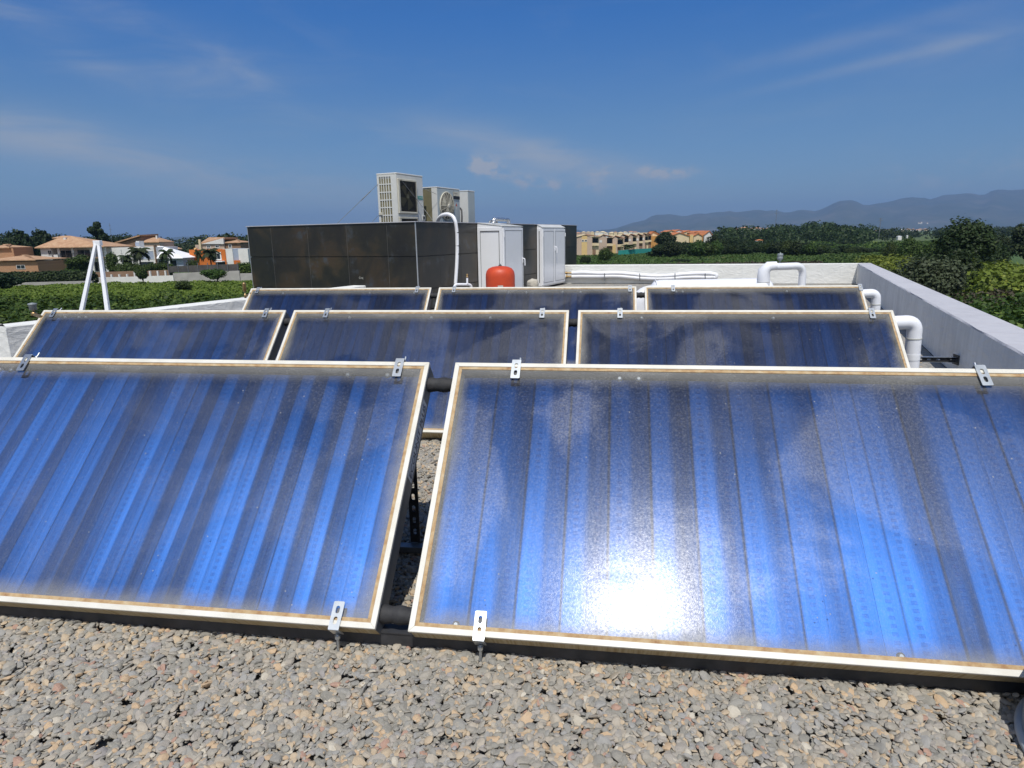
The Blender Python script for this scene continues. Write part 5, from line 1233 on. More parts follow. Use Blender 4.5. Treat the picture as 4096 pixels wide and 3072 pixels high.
class House:
    """local frame: x right, y away from the camera, z up; front plane y=0 at forward distance d"""
    def __init__(s, name, label, px, d, yaw=0, cat='house', group=None, zb=None):
        s.d = d; s.P = gpt(px, d, zb); s.rz = -YAW+yaw; s.yaw = yaw
        s.o = thing(name, label, cat, s.P, (0, 0, s.rz), group); s.I = (Matrix.Translation(s.P) @ Matrix.Rotation(s.rz, 4, 'Z')).inverted()
        s.n = Matrix.Rotation(s.rz, 3, 'Z') @ Vector((0, 1, 0))
    def q(s, px, py, y=0):
        r = ray(px, py); o_ = s.P+s.n*y; return s.I @ (CAM+r*((o_-CAM).dot(s.n)/r.dot(s.n)))
    def rect(s, a, y=0):
        A, B_ = s.q(a[0], a[3], y), s.q(a[2], a[1], y); return A.x, B_.x, min(A.z, B_.z), max(A.z, B_.z)
    def wall(s, a, dep, m_, y=0, zb=None, name='wall'):
        x0, x1, z0, z1 = s.rect(a, y); b = MB(); b.box(x0, x1, y, y+dep, z0 if zb is None else zb, z1); return b.build(name, MT[m_], s.o)
    def win(s, a, y=0, name='window', m_='glassd', frame='h_white', parent=None, fr=.08, inset=0):
        x0, x1, z0, z1 = s.rect(a, y); b = MB(); b.box(x0, x1, y-.03, y-.004, z0, z1); w_ = b.build(name, MT[m_], parent or s.o)
        if frame:
            b = MB(); f = fr
            for q in ((x0-f, x1+f, z0-f, z0), (x0-f, x1+f, z1, z1+f), (x0-f, x0, z0, z1), (x1, x1+f, z0, z1)): b.box(q[0], q[1], y-.07, y-.003, q[2], q[3])
            mx_ = (x0+x1)/2; b.box(mx_-.03, mx_+.03, y-.05, y-.031, z0, z1)
            (b.build('frame', MT[frame], w_) if parent is None else None)
        return w_
    def hip(s, x0, x1, y0, y1, ze, zr, m_='tiles', inset=None, ov=.5, name='roof', th=.18, ridge=None):
        x0 -= ov; x1 += ov; y0 -= ov; y1 += ov; i = inset if inset is not None else min(x1-x0, y1-y0)/2
        if ridge is None: r0, r1, rm_ = x0+i, x1-i, (y0+y1)/2
        else: r0, r1, rm_ = ridge
        b = MB(); vs = [(x0,y0,ze), (x1,y0,ze), (x1,y1,ze), (x0,y1,ze), (r0,rm_,zr), (r1,rm_,zr), (x0,y0,ze-th), (x1,y0,ze-th), (x1,y1,ze-th), (x0,y1,ze-th)]
        b.add(vs, [(0,1,5,4), (1,2,5), (2,3,4,5), (3,0,4), (6,7,1,0), (7,8,2,1), (8,9,3,2), (9,6,0,3), (9,8,7,6)]); return b.build(name, MT[m_], s.o)
    def part(s, name, m_, mb): return mb.build(name, MT[m_], s.o)
z2 = lambda x, y: (x/4.424, 880+y/4.424)
z3 = lambda x, y: (420+x/3.814, 900+y/3.814)
def rc2(x0, y0, x1, y1): return (*z2(x0, y0), *z2(x1, y1))
def rc3(x0, y0, x1, y1): return (*z3(x0, y0), *z3(x1, y1))
# brick house at the far left
h = House('brick_house', 'brown brick house with clay tile roofs cut by the left edge of the view', 60, 138)
h.wall(rc2(-260, 730, 655, 1200), 9, 'brick', zb=0); x0, x1, z0, ze = h.rect(rc2(-260, 950, 655, 715)); _, _, _, zr = h.rect(rc2(0, 900, 10, 622), 4.5)
h.hip(x0, x1, 0, 9, ze, zr, ov=.55, inset=6.5); w_ = h.win(rc2(305, 800, 435, 862)); 
h.wall(rc2(-260, 500, 228, 900), 6, 'brick', y=5.5, zb=ze-.3, name='upper_wall'); x0, x1, z0, ze = h.rect(rc2(-260, 900, 228, 490), 5.5); _, _, _, zr = h.rect(rc2(0, 900, 10, 428), 8); h.hip(x0, x1, 5.5, 11.5, ze, zr, ov=.5, inset=4., name='upper_roof')
# white house with hipped roof
h = House('white_house', 'two-storey white house with a clay hip roof and dark balconies', 290, 150)
X0, X1, _, ZE = h.rect(rc2(705, 900, 1880, 485)); XL = h.rect(rc2(705, 900, 965, 485))[1]
b = MB(); b.box(X0, XL, 0, 10, 0, ZE-.2); b.box(XL, X1, 2.2, 10, 0, ZE-.2); h.part('wall', 'h_white', b)
_, _, _, zm = h.rect(rc2(0, 900, 10, 685)); b = MB(); b.box(XL, X1, 0, 2.199, zm-.25, zm); bl_ = h.part('balcony', 'brick_dark', b)
x0, x1, z0, z1 = h.rect(rc2(965, 690, 1050, 622)); b = MB(); b.box(x0, x1, -.35, .0, z0, z1+.1); b.build('parapet', MT['h_white'], bl_)
b = MB(); xx0, xx1, z0, z1 = h.rect(rc2(1065, 900, 1880, 640)); 
for q in range(30): xq = xx0+(xx1-xx0)*q/29; b.box(xq-.02, xq+.02, .05, .09, zm+.001, zm+.95)
b.box(xx0, xx1, .04, .1, zm+.951, zm+1.0); b.build('railing', MT['net'], bl_)
for q in (1045, 1290, 1615, 1860):
    x0, x1, z0, z1 = h.rect(rc2(q-14, 900, q+14, 500)); b = MB(); b.box(x0, x1, .3, .6, 0, ZE-.21); h.part('pillar', 'h_white', b)
h.win(rc2(862, 540, 908, 618)); h.win(rc2(865, 755, 965, 838))
for a in ((1070, 540, 1265, 680), (1390, 530, 1605, 668)): h.win(rc2(*a), 2.2, 'balcony_door', fr=.1)
for a in ((1085, 750, 1290, 905), (1640, 740, 1850, 905)): h.win(rc2(*a), 2.2, 'terrace_door', fr=.1)
_, _, _, zr = h.rect(rc2(0, 900, 10, 298), 5); rx0, _, _, _ = h.rect(rc2(1130, 900, 1140, 298), 5); rx1, _, _, _ = h.rect(rc2(1245, 900, 1250, 298), 5)
rf = h.hip(X0, X1, 0, 10, ZE, zr, ov=.75, ridge=(rx0, rx1, 5)); x0, x1, z0, z1 = h.rect(rc2(1128, 380, 1180, 312), 3.2); b = MB(); b.box(x0, x1, 3.0, 3.6, z0-.6, z1); b.build('chimney', MT['h_white'], rf)
x0, x1, z0, z1 = h.rect(rc2(1005, 400, 1190, 290), 8); b = MB(); b.box(x0, x1, 7, 10, ZE, z1-.3); h.part('roof_room', 'brick_dark', b); h.hip(x0, x1, 7, 10, z1-.3, z1+.15, ov=.3, name='upper_roof')
# white modern villa
h = House('modern_villa', 'white flat-roofed modern villa with a bright white hipped wing', 560, 152)
h.wall(rc3(80, 335, 775, 700), 10, 'h_white', zb=0)
h.win(rc3(545, 398, 735, 522), m_='bluegrey'); 
h.win(rc3(560, 560, 740, 690), name='terrace_door', frame=None)
x0, x1, z0, z1 = h.rect(rc3(468, 325, 528, 245), 2); b = MB(); b.box(x0, x1, 2, 4, z0-.3, z1); h.part('chimney', 'h_white', b); b = MB(); b.box(x1-.9, x1-.03, 1.9, 1.995, z0+.1, z1-.3); h.part('vent', 'bluegrey', b)
x0, x1, z0, z1 = h.rect(rc3(768, 550, 790, 305)); b = MB(); b.box(x0, x1, -.6, .6, 0, z1); h.part('brown_pillar', 'brick_dark', b)
h.wall(rc3(792, 505, 1185, 700), 8, 'bluegrey', y=.5, zb=0, name='wing_wall'); A = h.q(*z3(785, 500), 0); Bq = h.q(*z3(1195, 500), 0); T0_ = h.q(*z3(800, 322), 4); T1_ = h.q(*z3(878, 322), 4)
b = MB(); b.add([(A.x, -.3, A.z), (Bq.x, -.3, Bq.z), (Bq.x, 9, Bq.z), (A.x, 9, A.z), (T0_.x, 4, T0_.z), (T1_.x, 4, T1_.z), (A.x, -.3, A.z-.25), (Bq.x, -.3, A.z-.25), (Bq.x, 9, A.z-.25), (A.x, 9, A.z-.25)], [(0,1,5,4), (1,2,5), (2,3,4,5), (3,0,4), (6,7,1,0), (7,8,2,1), (8,9,3,2), (9,6,0,3), (9,8,7,6)]); h.part('hipped_roof', 'h_bright', b)
h.win(rc3(1000, 540, 1085, 640), .5, frame=None); h.win(rc3(795, 545, 950, 640), .5, name='carport', frame=None)
x0, x1, z0, z1 = h.rect(rc3(965, 660, 1000, 505)); b = MB(); b.box(x0, x1, .0, .3, 0, z1-.26); h.part('pillar', 'h_white', b)
# house behind with brown roofs
h = House('brown_roof_house', 'house with sloping brown tile roofs behind the white modern villa', 560, 190)
b = MB(); a_, b_, c_, d_ = h.q(*z3(155, 265)), h.q(*z3(535, 150)), h.q(*z3(535, 400)), h.q(*z3(155, 400)); a2, b2 = h.q(*z3(210, 268)), h.q(*z3(535, 185))
b.add([(a2.x, 0, 0), (b2.x, 0, 0), (b2.x, 0, b2.z), (a2.x, 0, a2.z), (a2.x, 9, 0), (b2.x, 9, 0), (b2.x, 9, b2.z), (a2.x, 9, a2.z)], [(0,1,2,3), (5,4,7,6), (1,5,6,2), (4,0,3,7), (3,2,6,7)]); h.part('wall', 'brick_dark', b)
b = MB(); b.hull([Vector((a_.x, -.6, a_.z-.35)), Vector((b_.x+.2, -.6, b_.z-.35)), Vector((b_.x+.2, 9.5, b_.z-.35)), Vector((a_.x, 9.5, a_.z-.35))], [Vector((a_.x, -.6, a_.z)), Vector((b_.x+.2, -.6, b_.z)), Vector((b_.x+.2, 9.5, b_.z+.3)), Vector((a_.x, 9.5, a_.z+.3))]); h.part('roof', 'tiles', b)
h.wall(rc3(535, 262, 832, 500), 8, 'pink', y=.4, zb=0, name='wing_wall'); x0, x1, z0, ze = h.rect(rc3(535, 400, 832, 262), .4); zr = h.q(*z3(600, 193), 4.4).z; h.hip(x0, x1, .4, 8.4, ze, zr, ov=.4, inset=2.2, name='wing_roof')
x0, x1, z0, z1 = h.rect(rc3(770, 225, 798, 160), 3); b = MB(); b.box(x0, x1, 3, 3.9, z0-1, z1); h.part('chimney', 'h_white', b)
h.wall(rc3(850, 368, 1010, 480), 6, 'brick_dark', y=3, zb=0, name='annex_wall'); A, Bq, Cq = h.q(*z3(835, 300), 3), h.q(*z3(930, 298), 3), h.q(*z3(1030, 368), 3); b = MB(); b.hull([Vector((A.x, 2.5, A.z-2)), Vector((Cq.x, 2.5, Cq.z-.2)), Vector((Cq.x, 9, Cq.z-.2)), Vector((A.x, 9, A.z-2))], [Vector((A.x, 2.5, A.z)), Vector((Cq.x, 2.5, Cq.z)), Vector((Cq.x, 9, Cq.z)), Vector((A.x, 9, A.z))]); h.part('annex_roof', 'tiles', b)
# orange villa
h = House('orange_villa', 'burnt orange cube villa with white wing beside the tiled enclosure', 850, 158)
h.wall(rc3(1320, 370, 1830, 700), 9, 'orange', zb=0); h.wall(rc3(1831, 362, 1940, 700), 8, 'h_white', zb=0, y=.2, name='white_wall'); h.wall(rc3(1941, 370, 2062, 700), 8, 'bluegrey', y=.5, zb=0, name='grey_wall'); h.wall(rc3(2063, 362, 2175, 700), 8, 'h_white', y=.3, zb=0, name='end_wall')
h.win(rc3(1665, 432, 1752, 520), fr=.3); h.win(rc3(1420, 425, 1440, 478), m_='h_white', frame=None); h.win(rc3(1350, 418, 1410, 428), m_='glassd', frame=None, name='slot_window')
x0, x1, z0, z1 = h.rect(rc3(1700, 600, 1830, 560)); h.win(rc3(1700, 565, 1830, 690), frame=None, name='garage_opening'); x0, x1, z0, z1 = h.rect(rc3(1720, 565, 1835, 548)); b = MB(); b.box(x0, x1, -1.6, -.004, z1-.2, z1); h.part('canopy', 'h_bright', b)
x0, x1, z0, z1 = h.rect(rc3(1968, 590, 2062, 540)); b = MB(); b.box(x0, x1, -.2, .49, 0, z1); h.part('low_block', 'orange', b); x0, x1, z0, z1 = h.rect(rc3(1355, 380, 1395, 350), 1); b = MB(); b.box(x0, x1, 1, 1.6, z0-.5, z1); h.part('chimney', 'yellow', b)
h = House('pink_house', 'pale pink house with clay roofs and a white gable behind the orange villa', 880, 176)
h.wall(rc3(1410, 295, 1815, 600), 9, 'pink', zb=0); h.wall(rc3(1816, 290, 2065, 600), 8, 'brick_dark', y=.6, zb=0, name='wing_wall')
A, Bq, Cq, Dq = h.q(*z3(1480, 290)), h.q(*z3(1820, 290)), h.q(*z3(1825, 188)), h.q(*z3(1620, 235))
b = MB(); b.prism([(0, 0)]*0 or [(Dq.x-3, 0), (Bq.x, 0), (Cq.x, 1), (Dq.x, 1)], 0, .01) if False else b.add([(A.x, -.35, A.z), (Bq.x, -.35, Bq.z), (Bq.x, -.35, Cq.z-.2), (A.x+1.5, -.1, A.z+.4), (A.x, .3, A.z), (Bq.x, .3, Bq.z), (Bq.x, .3, Cq.z-.2), (A.x+1.5, .3, A.z+.4)], [(0,1,2,3), (5,4,7,6), (1,5,6,2), (4,0,3,7), (3,2,6,7)]); h.part('gable', 'h_white', b)
E2q = h.q(*z3(1625, 185), 5); b = MB(); b.hull([Vector((A.x-.5, .31, A.z)), Vector((Bq.x+.1, .31, Cq.z-.45)), Vector((Bq.x+.1, 9, Cq.z-.45)), Vector((A.x-.5, 9, A.z))], [Vector((A.x-.5, .31, A.z+.35)), Vector((Bq.x+.1, .31, Cq.z)), Vector((Bq.x+.1, 9, Cq.z)), Vector((E2q.x-2.5, 9, E2q.z))]); h.part('roof', 'tiles', b)
x0, x1, z0, ze = h.rect(rc3(1816, 400, 2065, 268), .6); zr = h.q(*z3(1900, 225), 4.6).z; h.hip(x0, x1, .6, 8.6, ze, zr, ov=.4, inset=3., name='wing_roof')
x0, x1, z0, z1 = h.rect(rc3(1445, 360, 1490, 220)); b = MB(); b.box(x0, x1, -.9, -.36, 0, z1); h.part('chimney', 'cream', b)
for a in ((1562, 315, 1600, 345), (1690, 315, 1735, 342), (1895, 302, 1925, 345)): h.win(rc3(*a), .6 if a[0] > 1800 else 0, fr=.15)
h = House('tile_roof_house', 'small house with pale orange roof peeping out left of the tiled enclosure', 980, 185)
h.wall(rc3(2085, 330, 2300, 600), 7, 'cream', zb=0); x0, x1, z0, ze = h.rect(rc3(2085, 400, 2300, 330)); zr = h.q(*z3(2180, 255), 3.5).z; h.hip(x0, x1, 0, 7, ze, zr, 'tiles_orange', ov=.3, inset=3.)
# garden walls, fences, hedge
def strip(name, label, cat, pts, m_, th, zb=0., group=None, parts=None):
    """vertical wall through (px, ytop, d) points"""
    P = [(gpt(px, d), hd(px, y, d).z) for px, y, d in pts]; o_ = P[0][0]; t_ = thing(name, label, cat, o_, group=group) if parts else None; b = MB()
    for (a, za), (c, zc2) in zip(P, P[1:]):
        n2 = (c-a).normalized().cross(Vector((0,0,1)))*-th; A = [a, c, c+n2, a+n2]; b.hull([Vector((p.x-o_.x, p.y-o_.y, zb)) for p in A], [Vector((p.x-o_.x, p.y-o_.y, z_-o_.z)) for p, z_ in zip(A, (za, zc2, zc2, za))])
    r_ = b.build(name if not parts else 'wall', MT[m_], t_, loc=None if t_ else o_)
    if not t_: tag(r_, label, cat, group); return r_
    return t_
strip('garden_wall', 'low bright white wall along the lane before the villas', 'wall', [(330, 1111, 114), (480, 1108, 114.3), (672, 1102, 115)], 'h_white', .3)
strip('garden_wall', 'grey rendered garden wall below the dark shade net', 'wall', [(672, 1094, 116), (800, 1088, 116.5), (942, 1083, 117)], 'grey_wall', .3)
strip('retaining_wall', 'dull grey retaining wall under the dark hedge', 'wall', [(-150, 1136, 107), (340, 1124, 109)], 'grey_wall', .4)
t_ = strip('net_fence', 'dark shade-net fence on top of the grey garden wall', 'fence', [(655, 1066, 117.2), (800, 1060, 117.5), (942, 1056, 118)], 'net', .08, 1.6, parts=True)
for q in range(8):
    px = 657+q*40; P = gpt(px, 117.1+q*.1); z = hd(px, 1062-q*1.1, 117).z; b = MB(); b.box(-.04, .04, -.04, .04, 1.2, z-GZ+.3); b.build('post', MT['zinc_dull'], t_, loc=P-t_.location)
strip('net_fence', 'dark corner wall and hedge base right of the shade net', 'wall', [(944, 1094, 117), (1100, 1092, 118)], 'grey_wall', .3)
# picket fence with white posts
pf = thing('picket_fence', 'dark brown fence with small white-capped posts before the villa garden', 'fence', gpt(345, 116)); b = MB()
A, Bq = gpt(345, 116), gpt(660, 117.5); zt_ = hd(400, 1086, 116).z-GZ; dd_ = (Bq-A); nn_ = Vector((-dd_.y, dd_.x, 0)).normalized()*.05
b.hull([Vector((0,0,.5)), dd_+Vector((0,0,.5)), dd_+nn_+Vector((0,0,.5)), nn_+Vector((0,0,.5))], [Vector((0,0,zt_-.1)), dd_+Vector((0,0,zt_)), dd_+nn_+Vector((0,0,zt_)), nn_+Vector((0,0,zt_-.1))]); b.build('boards', MT['brick_dark'], pf)
for q in range(10):
    c_ = dd_*(q+.5)/10-nn_*2; b = MB(); b.box(c_.x-.14, c_.x+.14, c_.y-.14, c_.y+.14, 0, zt_*.72 if q < 5 else zt_*.95); b.build('post', MT['h_white'], pf)
# hedges
def hedge(label, px0, px1, d0, y0, y1, kind, n, dep=2.2, leaf=.16):
    bl = []; m_ = 26
    for q in range(m_):
        t_ = (q+.5)/m_; px = px0+(px1-px0)*t_; P = gpt(px, d0); zt = hd(px, y0+(y1-y0)*t_, d0).z-GZ; wx_ = (gpt(px1, d0)-gpt(px0, d0)).length/m_
        bl.append((P.x, P.y, GZ+zt*.5, wx_*.9, dep*.5, zt*.5))
    o = quads('hedge', leaves(bl, n, leaf, int(px0+99)%97, hollow=.85), FM[kind]); return tag(o, label, 'hedge')
hedge('long dark clipped hedge below the brick house and the white house', -160, 350, 112, 1092, 1083, 'oak', 14000, 2.4)
hedge('bright green hedge block beside the tiled enclosure', 940, 1110, 121, 1053, 1052, 'citrus', 6000)
hedge('low dark hedge below the cream gabled houses', 2690, 2850, 300, 973, 968, 'oak', 2500, leaf=.3)
# lamp/antenna posts
def mast(label, px, y0, d, r_, name='mast', yb=None, cat='mast', arms=True, zb=None):
    P = gpt(px, d, zb); h_ = hd(px, y0, d).z-P.z; t_ = thing(name, label, cat, P); b = MB(); b.tube([(0,0,0), (0,0,h_)], [r_, r_*.5], 6); b.build('pole', MT['zinc_dull'], t_)
    if arms:
        b = MB(); b.box(-r_*5, r_*5, -r_*.4, r_*.4, h_*.86, h_*.86+r_); b.box(-r_*3.5, r_*3.5, -r_*.4, r_*.4, h_*.95, h_*.95+r_); b.build('crossbar', MT['zinc_dull'], t_)
    return t_
mast('thin antenna mast standing right of the tall layered pine', 446, 893, 185, .07)
mast('slim street lamp before the white modern villa', 477, 998, 128, .05, 'street_lamp', cat='street lamp')
t_ = mast('tall pale lattice mast on the horizon above the wooded hill', 3099, 838, 900, .45)
mast('tall dark pole between the wooded hill and the tall tree', 3515, 872, 480, .3)
# ------------------------------------------------------------------ right-hand houses
z1_ = lambda x, y: (2290+x/3.687, 880+y/3.687)
def rr1(x0, y0, x1, y1): return (*z1_(x0, y0), *z1_(x1, y1))
GT = 'cream terraced houses beyond the meadow'
units = [(65, 290, 380, 215, 228, 430, 'nearest the tiled block, with two small windows side by side', 'yellow'), (380, 505, 582, 212, 240, 440, 'second from the tiled block', None), (582, 662, 742, 228, 258, 470, 'third from the tiled block, with the yellow lower wall', 'low'),
         (700, 762, 818, 205, 232, 410, 'fourth from the tiled block', None), (820, 885, 935, 200, 226, 400, 'fifth from the tiled block', None), (936, 980, 1026, 196, 222, 395, 'sixth from the tiled block', None), (1020, 1066, 1110, 188, 215, 390, 'seventh from the tiled block', None), (1085, 1112, 1152, 185, 212, 388, 'last before the orange house', None)]
for q, (xa, xb, xc, yt, ye, yb, nm, sp_) in enumerate(units):
    d = 222+q*13.; px, py = z1_((xa+xb)/2, yb); h = House('terraced_house', f'cream and pink terraced house, {nm}', px, d, yaw=0, group=GT, zb=GZ-.0)
    x0, x1, z0, zt = h.rect(rr1(xa, 430, xb, yt+8)); x2_ = h.q(*z1_(xc, ye), 3.2).x; zev = h.q(*z1_(xc, ye+12), 3.2).z; zl = h.q(*z1_(xa, ye+25), 0).z
    dep = 9; zpk = zt; xp = x0+(x1-x0)*.55
    b = MB(); b.add([(x0,0,0), (x1,0,0), (x1,0,zpk-.9), (xp,0,zpk), (x0,0,zl), (x0,dep,0), (x1,dep,0), (x1,dep,zpk-.9), (xp,dep,zpk), (x0,dep,zl)], [(0,1,2,3,4), (9,8,7,6,5), (1,6,7,2), (5,0,4,9), (2,7,8,3), (3,8,9,4)]); h.part('wall', 'pink', b)
    b = MB(); b.box(x1+.001, x2_, 1.6, dep, 0, zev-.2); h.part('recessed_front', 'brick_dark' if q % 2 else 'cream', b)
    b = MB(); b.hull([Vector((xp, -.3, zpk+.03)), Vector((x2_+.3, -.3, zev-.1)), Vector((x2_+.3, dep+.3, zev-.1)), Vector((xp, dep+.3, zpk+.03))], [Vector((xp, -.3, zpk+.25)), Vector((x2_+.3, -.3, zev+.12)), Vector((x2_+.3, dep+.3, zev+.12)), Vector((xp, dep+.3, zpk+.25))]); h.part('roof', 'tiles_pink', b)
    b = MB(); b.hull([Vector((x0-.2, -.25, zl)), Vector((xp-.002, -.25, zpk+.03)), Vector((xp-.002, dep, zpk+.03)), Vector((x0-.2, dep, zl))], [Vector((x0-.2, -.25, zl+.2)), Vector((xp-.002, -.25, zpk+.25)), Vector((xp-.002, dep, zpk+.25)), Vector((x0-.2, dep, zl+.2))]); h.part('left_roof', 'cream', b)
    xm = (x1+x2_)/2; b = MB(); b.box(x1+.25, x2_-.3, 1.56, 1.59, zev-2.1, zev-.6); h.part('balcony_window', 'glassd', b); b = MB(); b.box(x1+.3, x1+(x2_-x1)*.6, 1.56, 1.59, 0, 2.1); h.part('door', 'brick_dark', b)
    b = MB(); b.box(x1+.01, x2_, .9, 1.595, zev-3.1, zev-2.2); h.part('balcony', 'cream', b)
    if sp_ == 'yellow':
        a0, a1, _, _ = h.rect(rr1(135, 400, 215, 240)); b = MB(); b.box(a0, a1, -.12, -.001, 0, zl+.35); h.part('yellow_band', 'yellow', b)
        for a in ((140, 292, 165, 316), (183, 292, 210, 316)): h.win(rr1(*a), -.12, fr=.12)
    elif sp_ == 'low':
        a0, a1, _, az = h.rect(rr1(575, 400, 625, 362)); b = MB(); b.box(a0, a1, -2.2, -.001, 0, az); h.part('yellow_annex', 'yellow', b)
    else:
        w0 = x0+(x1-x0)*.15; b = MB(); b.box(w0, w0+.9, -.05, -.003, zl-1.6, zl-.8); h.part('window', 'h_white', b)
# orange-roofed houses
h = House('ochre_house', 'ochre orange house with a pale gable beside the cream row houses', 2640, 330)
h.wall(rr1(1155, 235, 1300, 420), 8, 'ochre', zb=0); x0, x1, z0, z1 = h.rect(rr1(1130, 240, 1310, 178), 6); b = MB(); xm = (x0+x1)/2-1
b.add([(x0,6,0), (x1,6,0), (x1,6,z0), (xm,6,z1), (x0,6,z0), (x0,14,0), (x1,14,0), (x1,14,z0), (xm,14,z1), (x0,14,z0)], [(0,1,2,3,4), (9,8,7,6,5), (1,6,7,2), (5,0,4,9)]); h.part('gable_wall', 'cream', b)
b = MB(); b.hull([Vector((x0-.5, 5.6, z0)), Vector((xm, 5.6, z1+.02)), Vector((xm, 14.5, z1+.02)), Vector((x0-.5, 14.5, z0))], [Vector((x0-.5, 5.6, z0+.3)), Vector((xm, 5.6, z1+.35)), Vector((xm, 14.5, z1+.35)), Vector((x0-.5, 14.5, z0+.3))]); b.hull([Vector((xm+.002, 5.6, z1+.02)), Vector((x1+.5, 5.6, z0)), Vector((x1+.5, 14.5, z0)), Vector((xm+.002, 14.5, z1+.02))], [Vector((xm+.002, 5.6, z1+.35)), Vector((x1+.5, 5.6, z0+.3)), Vector((x1+.5, 14.5, z0+.3)), Vector((xm+.002, 14.5, z1+.35))]); h.part('roof', 'tiles_orange', b)
def gabled(label, xa, xb, xp_, yp, ye, d, m_, side=None, roof='tiles_orange', dep=14, long_=None):
    px, _ = z1_((xa+xb)/2, 300); h = House('gabled_house', label, px, d); A = h.q(*z1_(xa, ye)); Bq = h.q(*z1_(xb, ye)); T_ = h.q(*z1_(xp_, yp))
    b = MB(); b.add([(A.x,0,0), (Bq.x,0,0), (Bq.x,0,Bq.z), (T_.x,0,T_.z), (A.x,0,A.z), (A.x,dep,0), (Bq.x,dep,0), (Bq.x,dep,Bq.z), (T_.x,dep,T_.z), (A.x,dep,A.z)], [(0,1,2,3,4), (9,8,7,6,5), (1,6,7,2), (5,0,4,9)]); h.part('wall', m_, b)
    b = MB(); o_ = .5
    b.hull([Vector((A.x-o_, -.4, A.z-.1)), Vector((T_.x, -.4, T_.z+.02)), Vector((T_.x, dep+.4, T_.z+.02)), Vector((A.x-o_, dep+.4, A.z-.1))], [Vector((A.x-o_, -.4, A.z+.2)), Vector((T_.x, -.4, T_.z+.35)), Vector((T_.x, dep+.4, T_.z+.35)), Vector((A.x-o_, dep+.4, A.z+.2))])
    b.hull([Vector((T_.x+.002, -.4, T_.z+.02)), Vector((Bq.x+o_, -.4, Bq.z-.1)), Vector((Bq.x+o_, dep+.4, Bq.z-.1)), Vector((T_.x+.002, dep+.4, T_.z+.02))], [Vector((T_.x+.002, -.4, T_.z+.35)), Vector((Bq.x+o_, -.4, Bq.z+.2)), Vector((Bq.x+o_, dep+.4, Bq.z+.2)), Vector((T_.x+.002, dep+.4, T_.z+.35))])
    h.part('roof', roof, b); return h
h = gabled('large cream gabled house with an orange roof and a bare tree before it', 1450, 1720, 1580, 190, 240, 330, 'cream', dep=16); h.wall(rr1(1722, 215, 1785, 420), 6, 'yellow', y=2, zb=0, name='side_wing')
h = gabled('middle cream gabled house stepping back behind the large one', 1790, 1910, 1850, 205, 240, 352, 'cream', roof='tiles_orange'); h.wall(rr1(1880, 215, 1930, 420), 6, 'ochre', y=1, zb=0, name='side_wing')
h = gabled('tall white gabled house at the right end of the orange-roofed group', 1945, 2052, 2020, 165, 225, 362, 'h_white', dep=12)
for q, (xa, xb, y, d, mm_) in enumerate(((1390, 1520, 155, 440, 'cream'), (1500, 1640, 148, 450, 'h_white'), (1640, 1790, 158, 445, 'cream'), (1790, 1900, 165, 430, 'yellow'), (1880, 2000, 163, 420, 'h_white'))):
    gabled(f'orange-roofed house in the rear row, number {["one", "two", "three", "four", "five"][q]} counted from the left', xa, xb, (xa+xb)/2, y, y+28, d, mm_, dep=18)['x'] if False else gabled('orange-roofed house ' + ['at the left end of the rear row behind the large cream gable', 'second from the left in the rear row behind the large cream gable', 'in the middle of the rear row behind the cream gables', 'second from the right in the rear row behind the cream gables', 'at the right end of the rear row, behind the tall white gable'][q], xa, xb, (xa+xb)/2, y, y+28, d, mm_, dep=18)
# far white clusters
def farbox(label, group, px, yt, wpx, d, m_, roof, zb=None, name='distant_house'):
    h = House(name, label, px, d, zb=zb, group=group); A = h.q(px-wpx/2, yt); Bq = h.q(px+wpx/2, yt); b = MB(); dp = (Bq.x-A.x)*.8; zt = A.z; b.box(A.x, Bq.x, 0, dp, -1 if zb else 0, zt); h.part('wall', m_, b)
    rh = (Bq.x-A.x)*.16; h.hip(A.x, Bq.x, 0, dp, zt+.05, zt+rh, roof, ov=(Bq.x-A.x)*.04, th=.04); return h
for px, y, w_, l_ in ((2950, 921, 38, 'leftmost'), (2983, 915, 46, 'middle'), (3030, 914, 34, 'rightmost')): farbox(f'white hillside house with pale tile roof, {l_} of the three on the wooded hill', 'white houses on the wooded hill', px, y, w_, 560, 'h_white', 'tiles_pink', zR(px, 560))
for px, y, w_ in ((3050, 916, 26), (3075, 915, 22)): farbox('small white house at the right end of the hillside group' if px > 3060 else 'small white house fourth from the left on the wooded hill', 'white houses on the wooded hill', px, y, w_, 600, 'h_white', 'tiles_pink', zR(px, 600))
farbox('small house with a red roof among the trees below the wooded hill', None, 3040, 962, 26, 268, 'h_white', 'tiles_orange', zR(3040, 268))
farbox('tiny white house in the trees on the crest of the wooded hill', None, 3316, 908, 12, 520, 'h_white', 'h_bright', zR(3316, 520))
rs = random.Random(5)
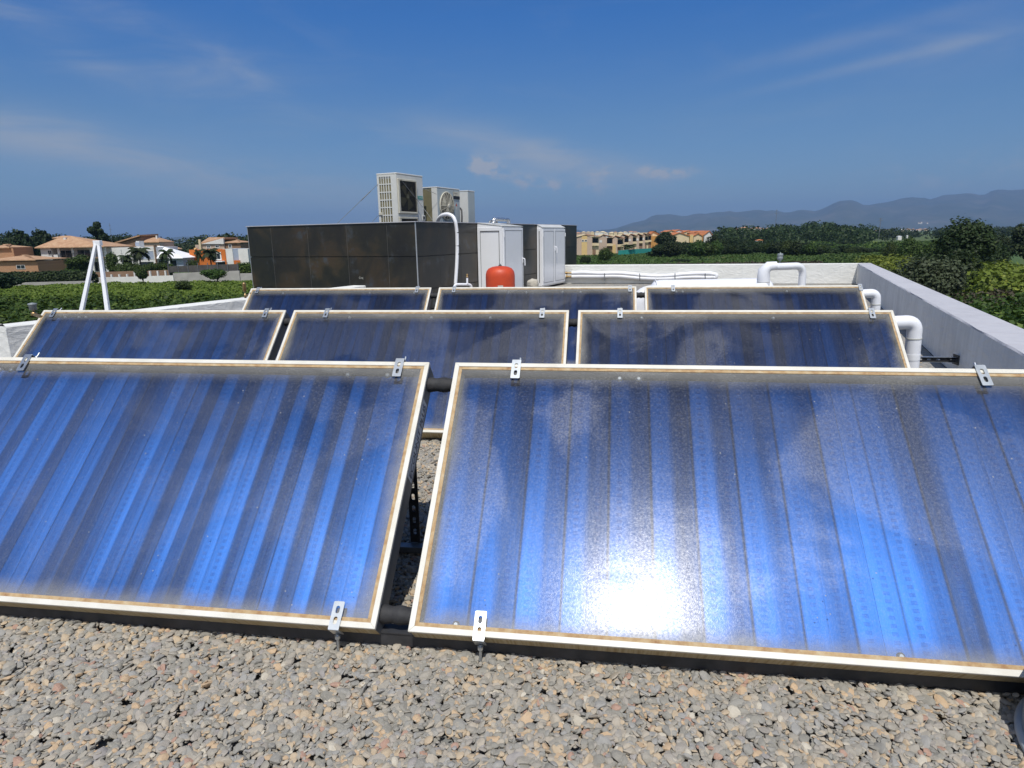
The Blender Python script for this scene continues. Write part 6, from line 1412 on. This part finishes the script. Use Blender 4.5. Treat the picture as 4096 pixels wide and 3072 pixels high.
for q in range(14): farbox('tiny pale flat building on the skyline behind the terraced houses', 'skyline buildings behind the terraced houses', 2312+q*19+rs.uniform(-5, 5), 932+rs.uniform(-3, 2)-(q*.1), rs.uniform(12, 26), rs.uniform(560, 700), rs.choice(['h_white', 'cream', 'pink']), rs.choice(['cream', 'cream', 'tiles_pink']))
for q in range(30):
    px = rs.uniform(3475, 3725); farbox('tiny pale house of the distant town below the mountains', 'houses of the distant town', px, 923+rs.uniform(-5, 6)-(px-3475)*.012, rs.uniform(9, 20), rs.uniform(2300, 2800), rs.choice(['h_white', 'cream', 'pink']), rs.choice(['tiles_pink', 'tiles', 'h_bright']))
for q in range(7): farbox('tiny white house high on the lower mountain slope', 'houses on the mountain slope', rs.uniform(3672, 3712), 889+rs.uniform(-3, 3), rs.uniform(4, 7), 4000, 'h_white', 'tiles_pink', hd(3690, 889, 4000).z-9)
for px, y, w_, l_ in ((3600, 946, 15, 'low white building at the foot of the distant town, larger of two'), (3630, 942, 6, 'low white building at the foot of the distant town, smaller of two')): farbox(l_, None, px, y, w_, 420, 'h_white', 'h_bright', hd(px, y, 420).z-1.2)
# nets before the terraced houses
strip('net_fence', 'green net fence at the foot of the first terraced house', 'fence', [(2308, 996, 226), (2380, 998, 228)], 'green_net', .08)
strip('net_fence', 'turquoise net fence before the terraced houses', 'fence', [(2475, 1002, 219), (2540, 996, 226), (2612, 993, 240)], 'teal_net', .08)
strip('road_wall', 'pale grey roadside wall below the cream gabled houses', 'wall', [(2725, 985, 285), (2850, 977, 300)], 'grey_wall', .5)

# ------------------------------------------------------------------ air
if HAZE:
    b = MB(); b.box(-17000, 17000, -17000, 17000, GZ-32, 640)
    m = bpy.data.materials.new('haze_air'); m.use_nodes = True; t = m.node_tree; t.nodes.remove(t.nodes['Principled BSDF'])
    pv = t.nodes.new('ShaderNodeVolumePrincipled'); pv.inputs["Color"].default_value = (.28,.47,.82,1); pv.inputs['Density'].default_value = HAZE; pv.inputs['Anisotropy'].default_value = 0.
    t.links.new(pv.outputs[0], t.nodes['Material Output'].inputs['Volume'])
    o = b.build('haze', m); tag(o, kind='stuff')
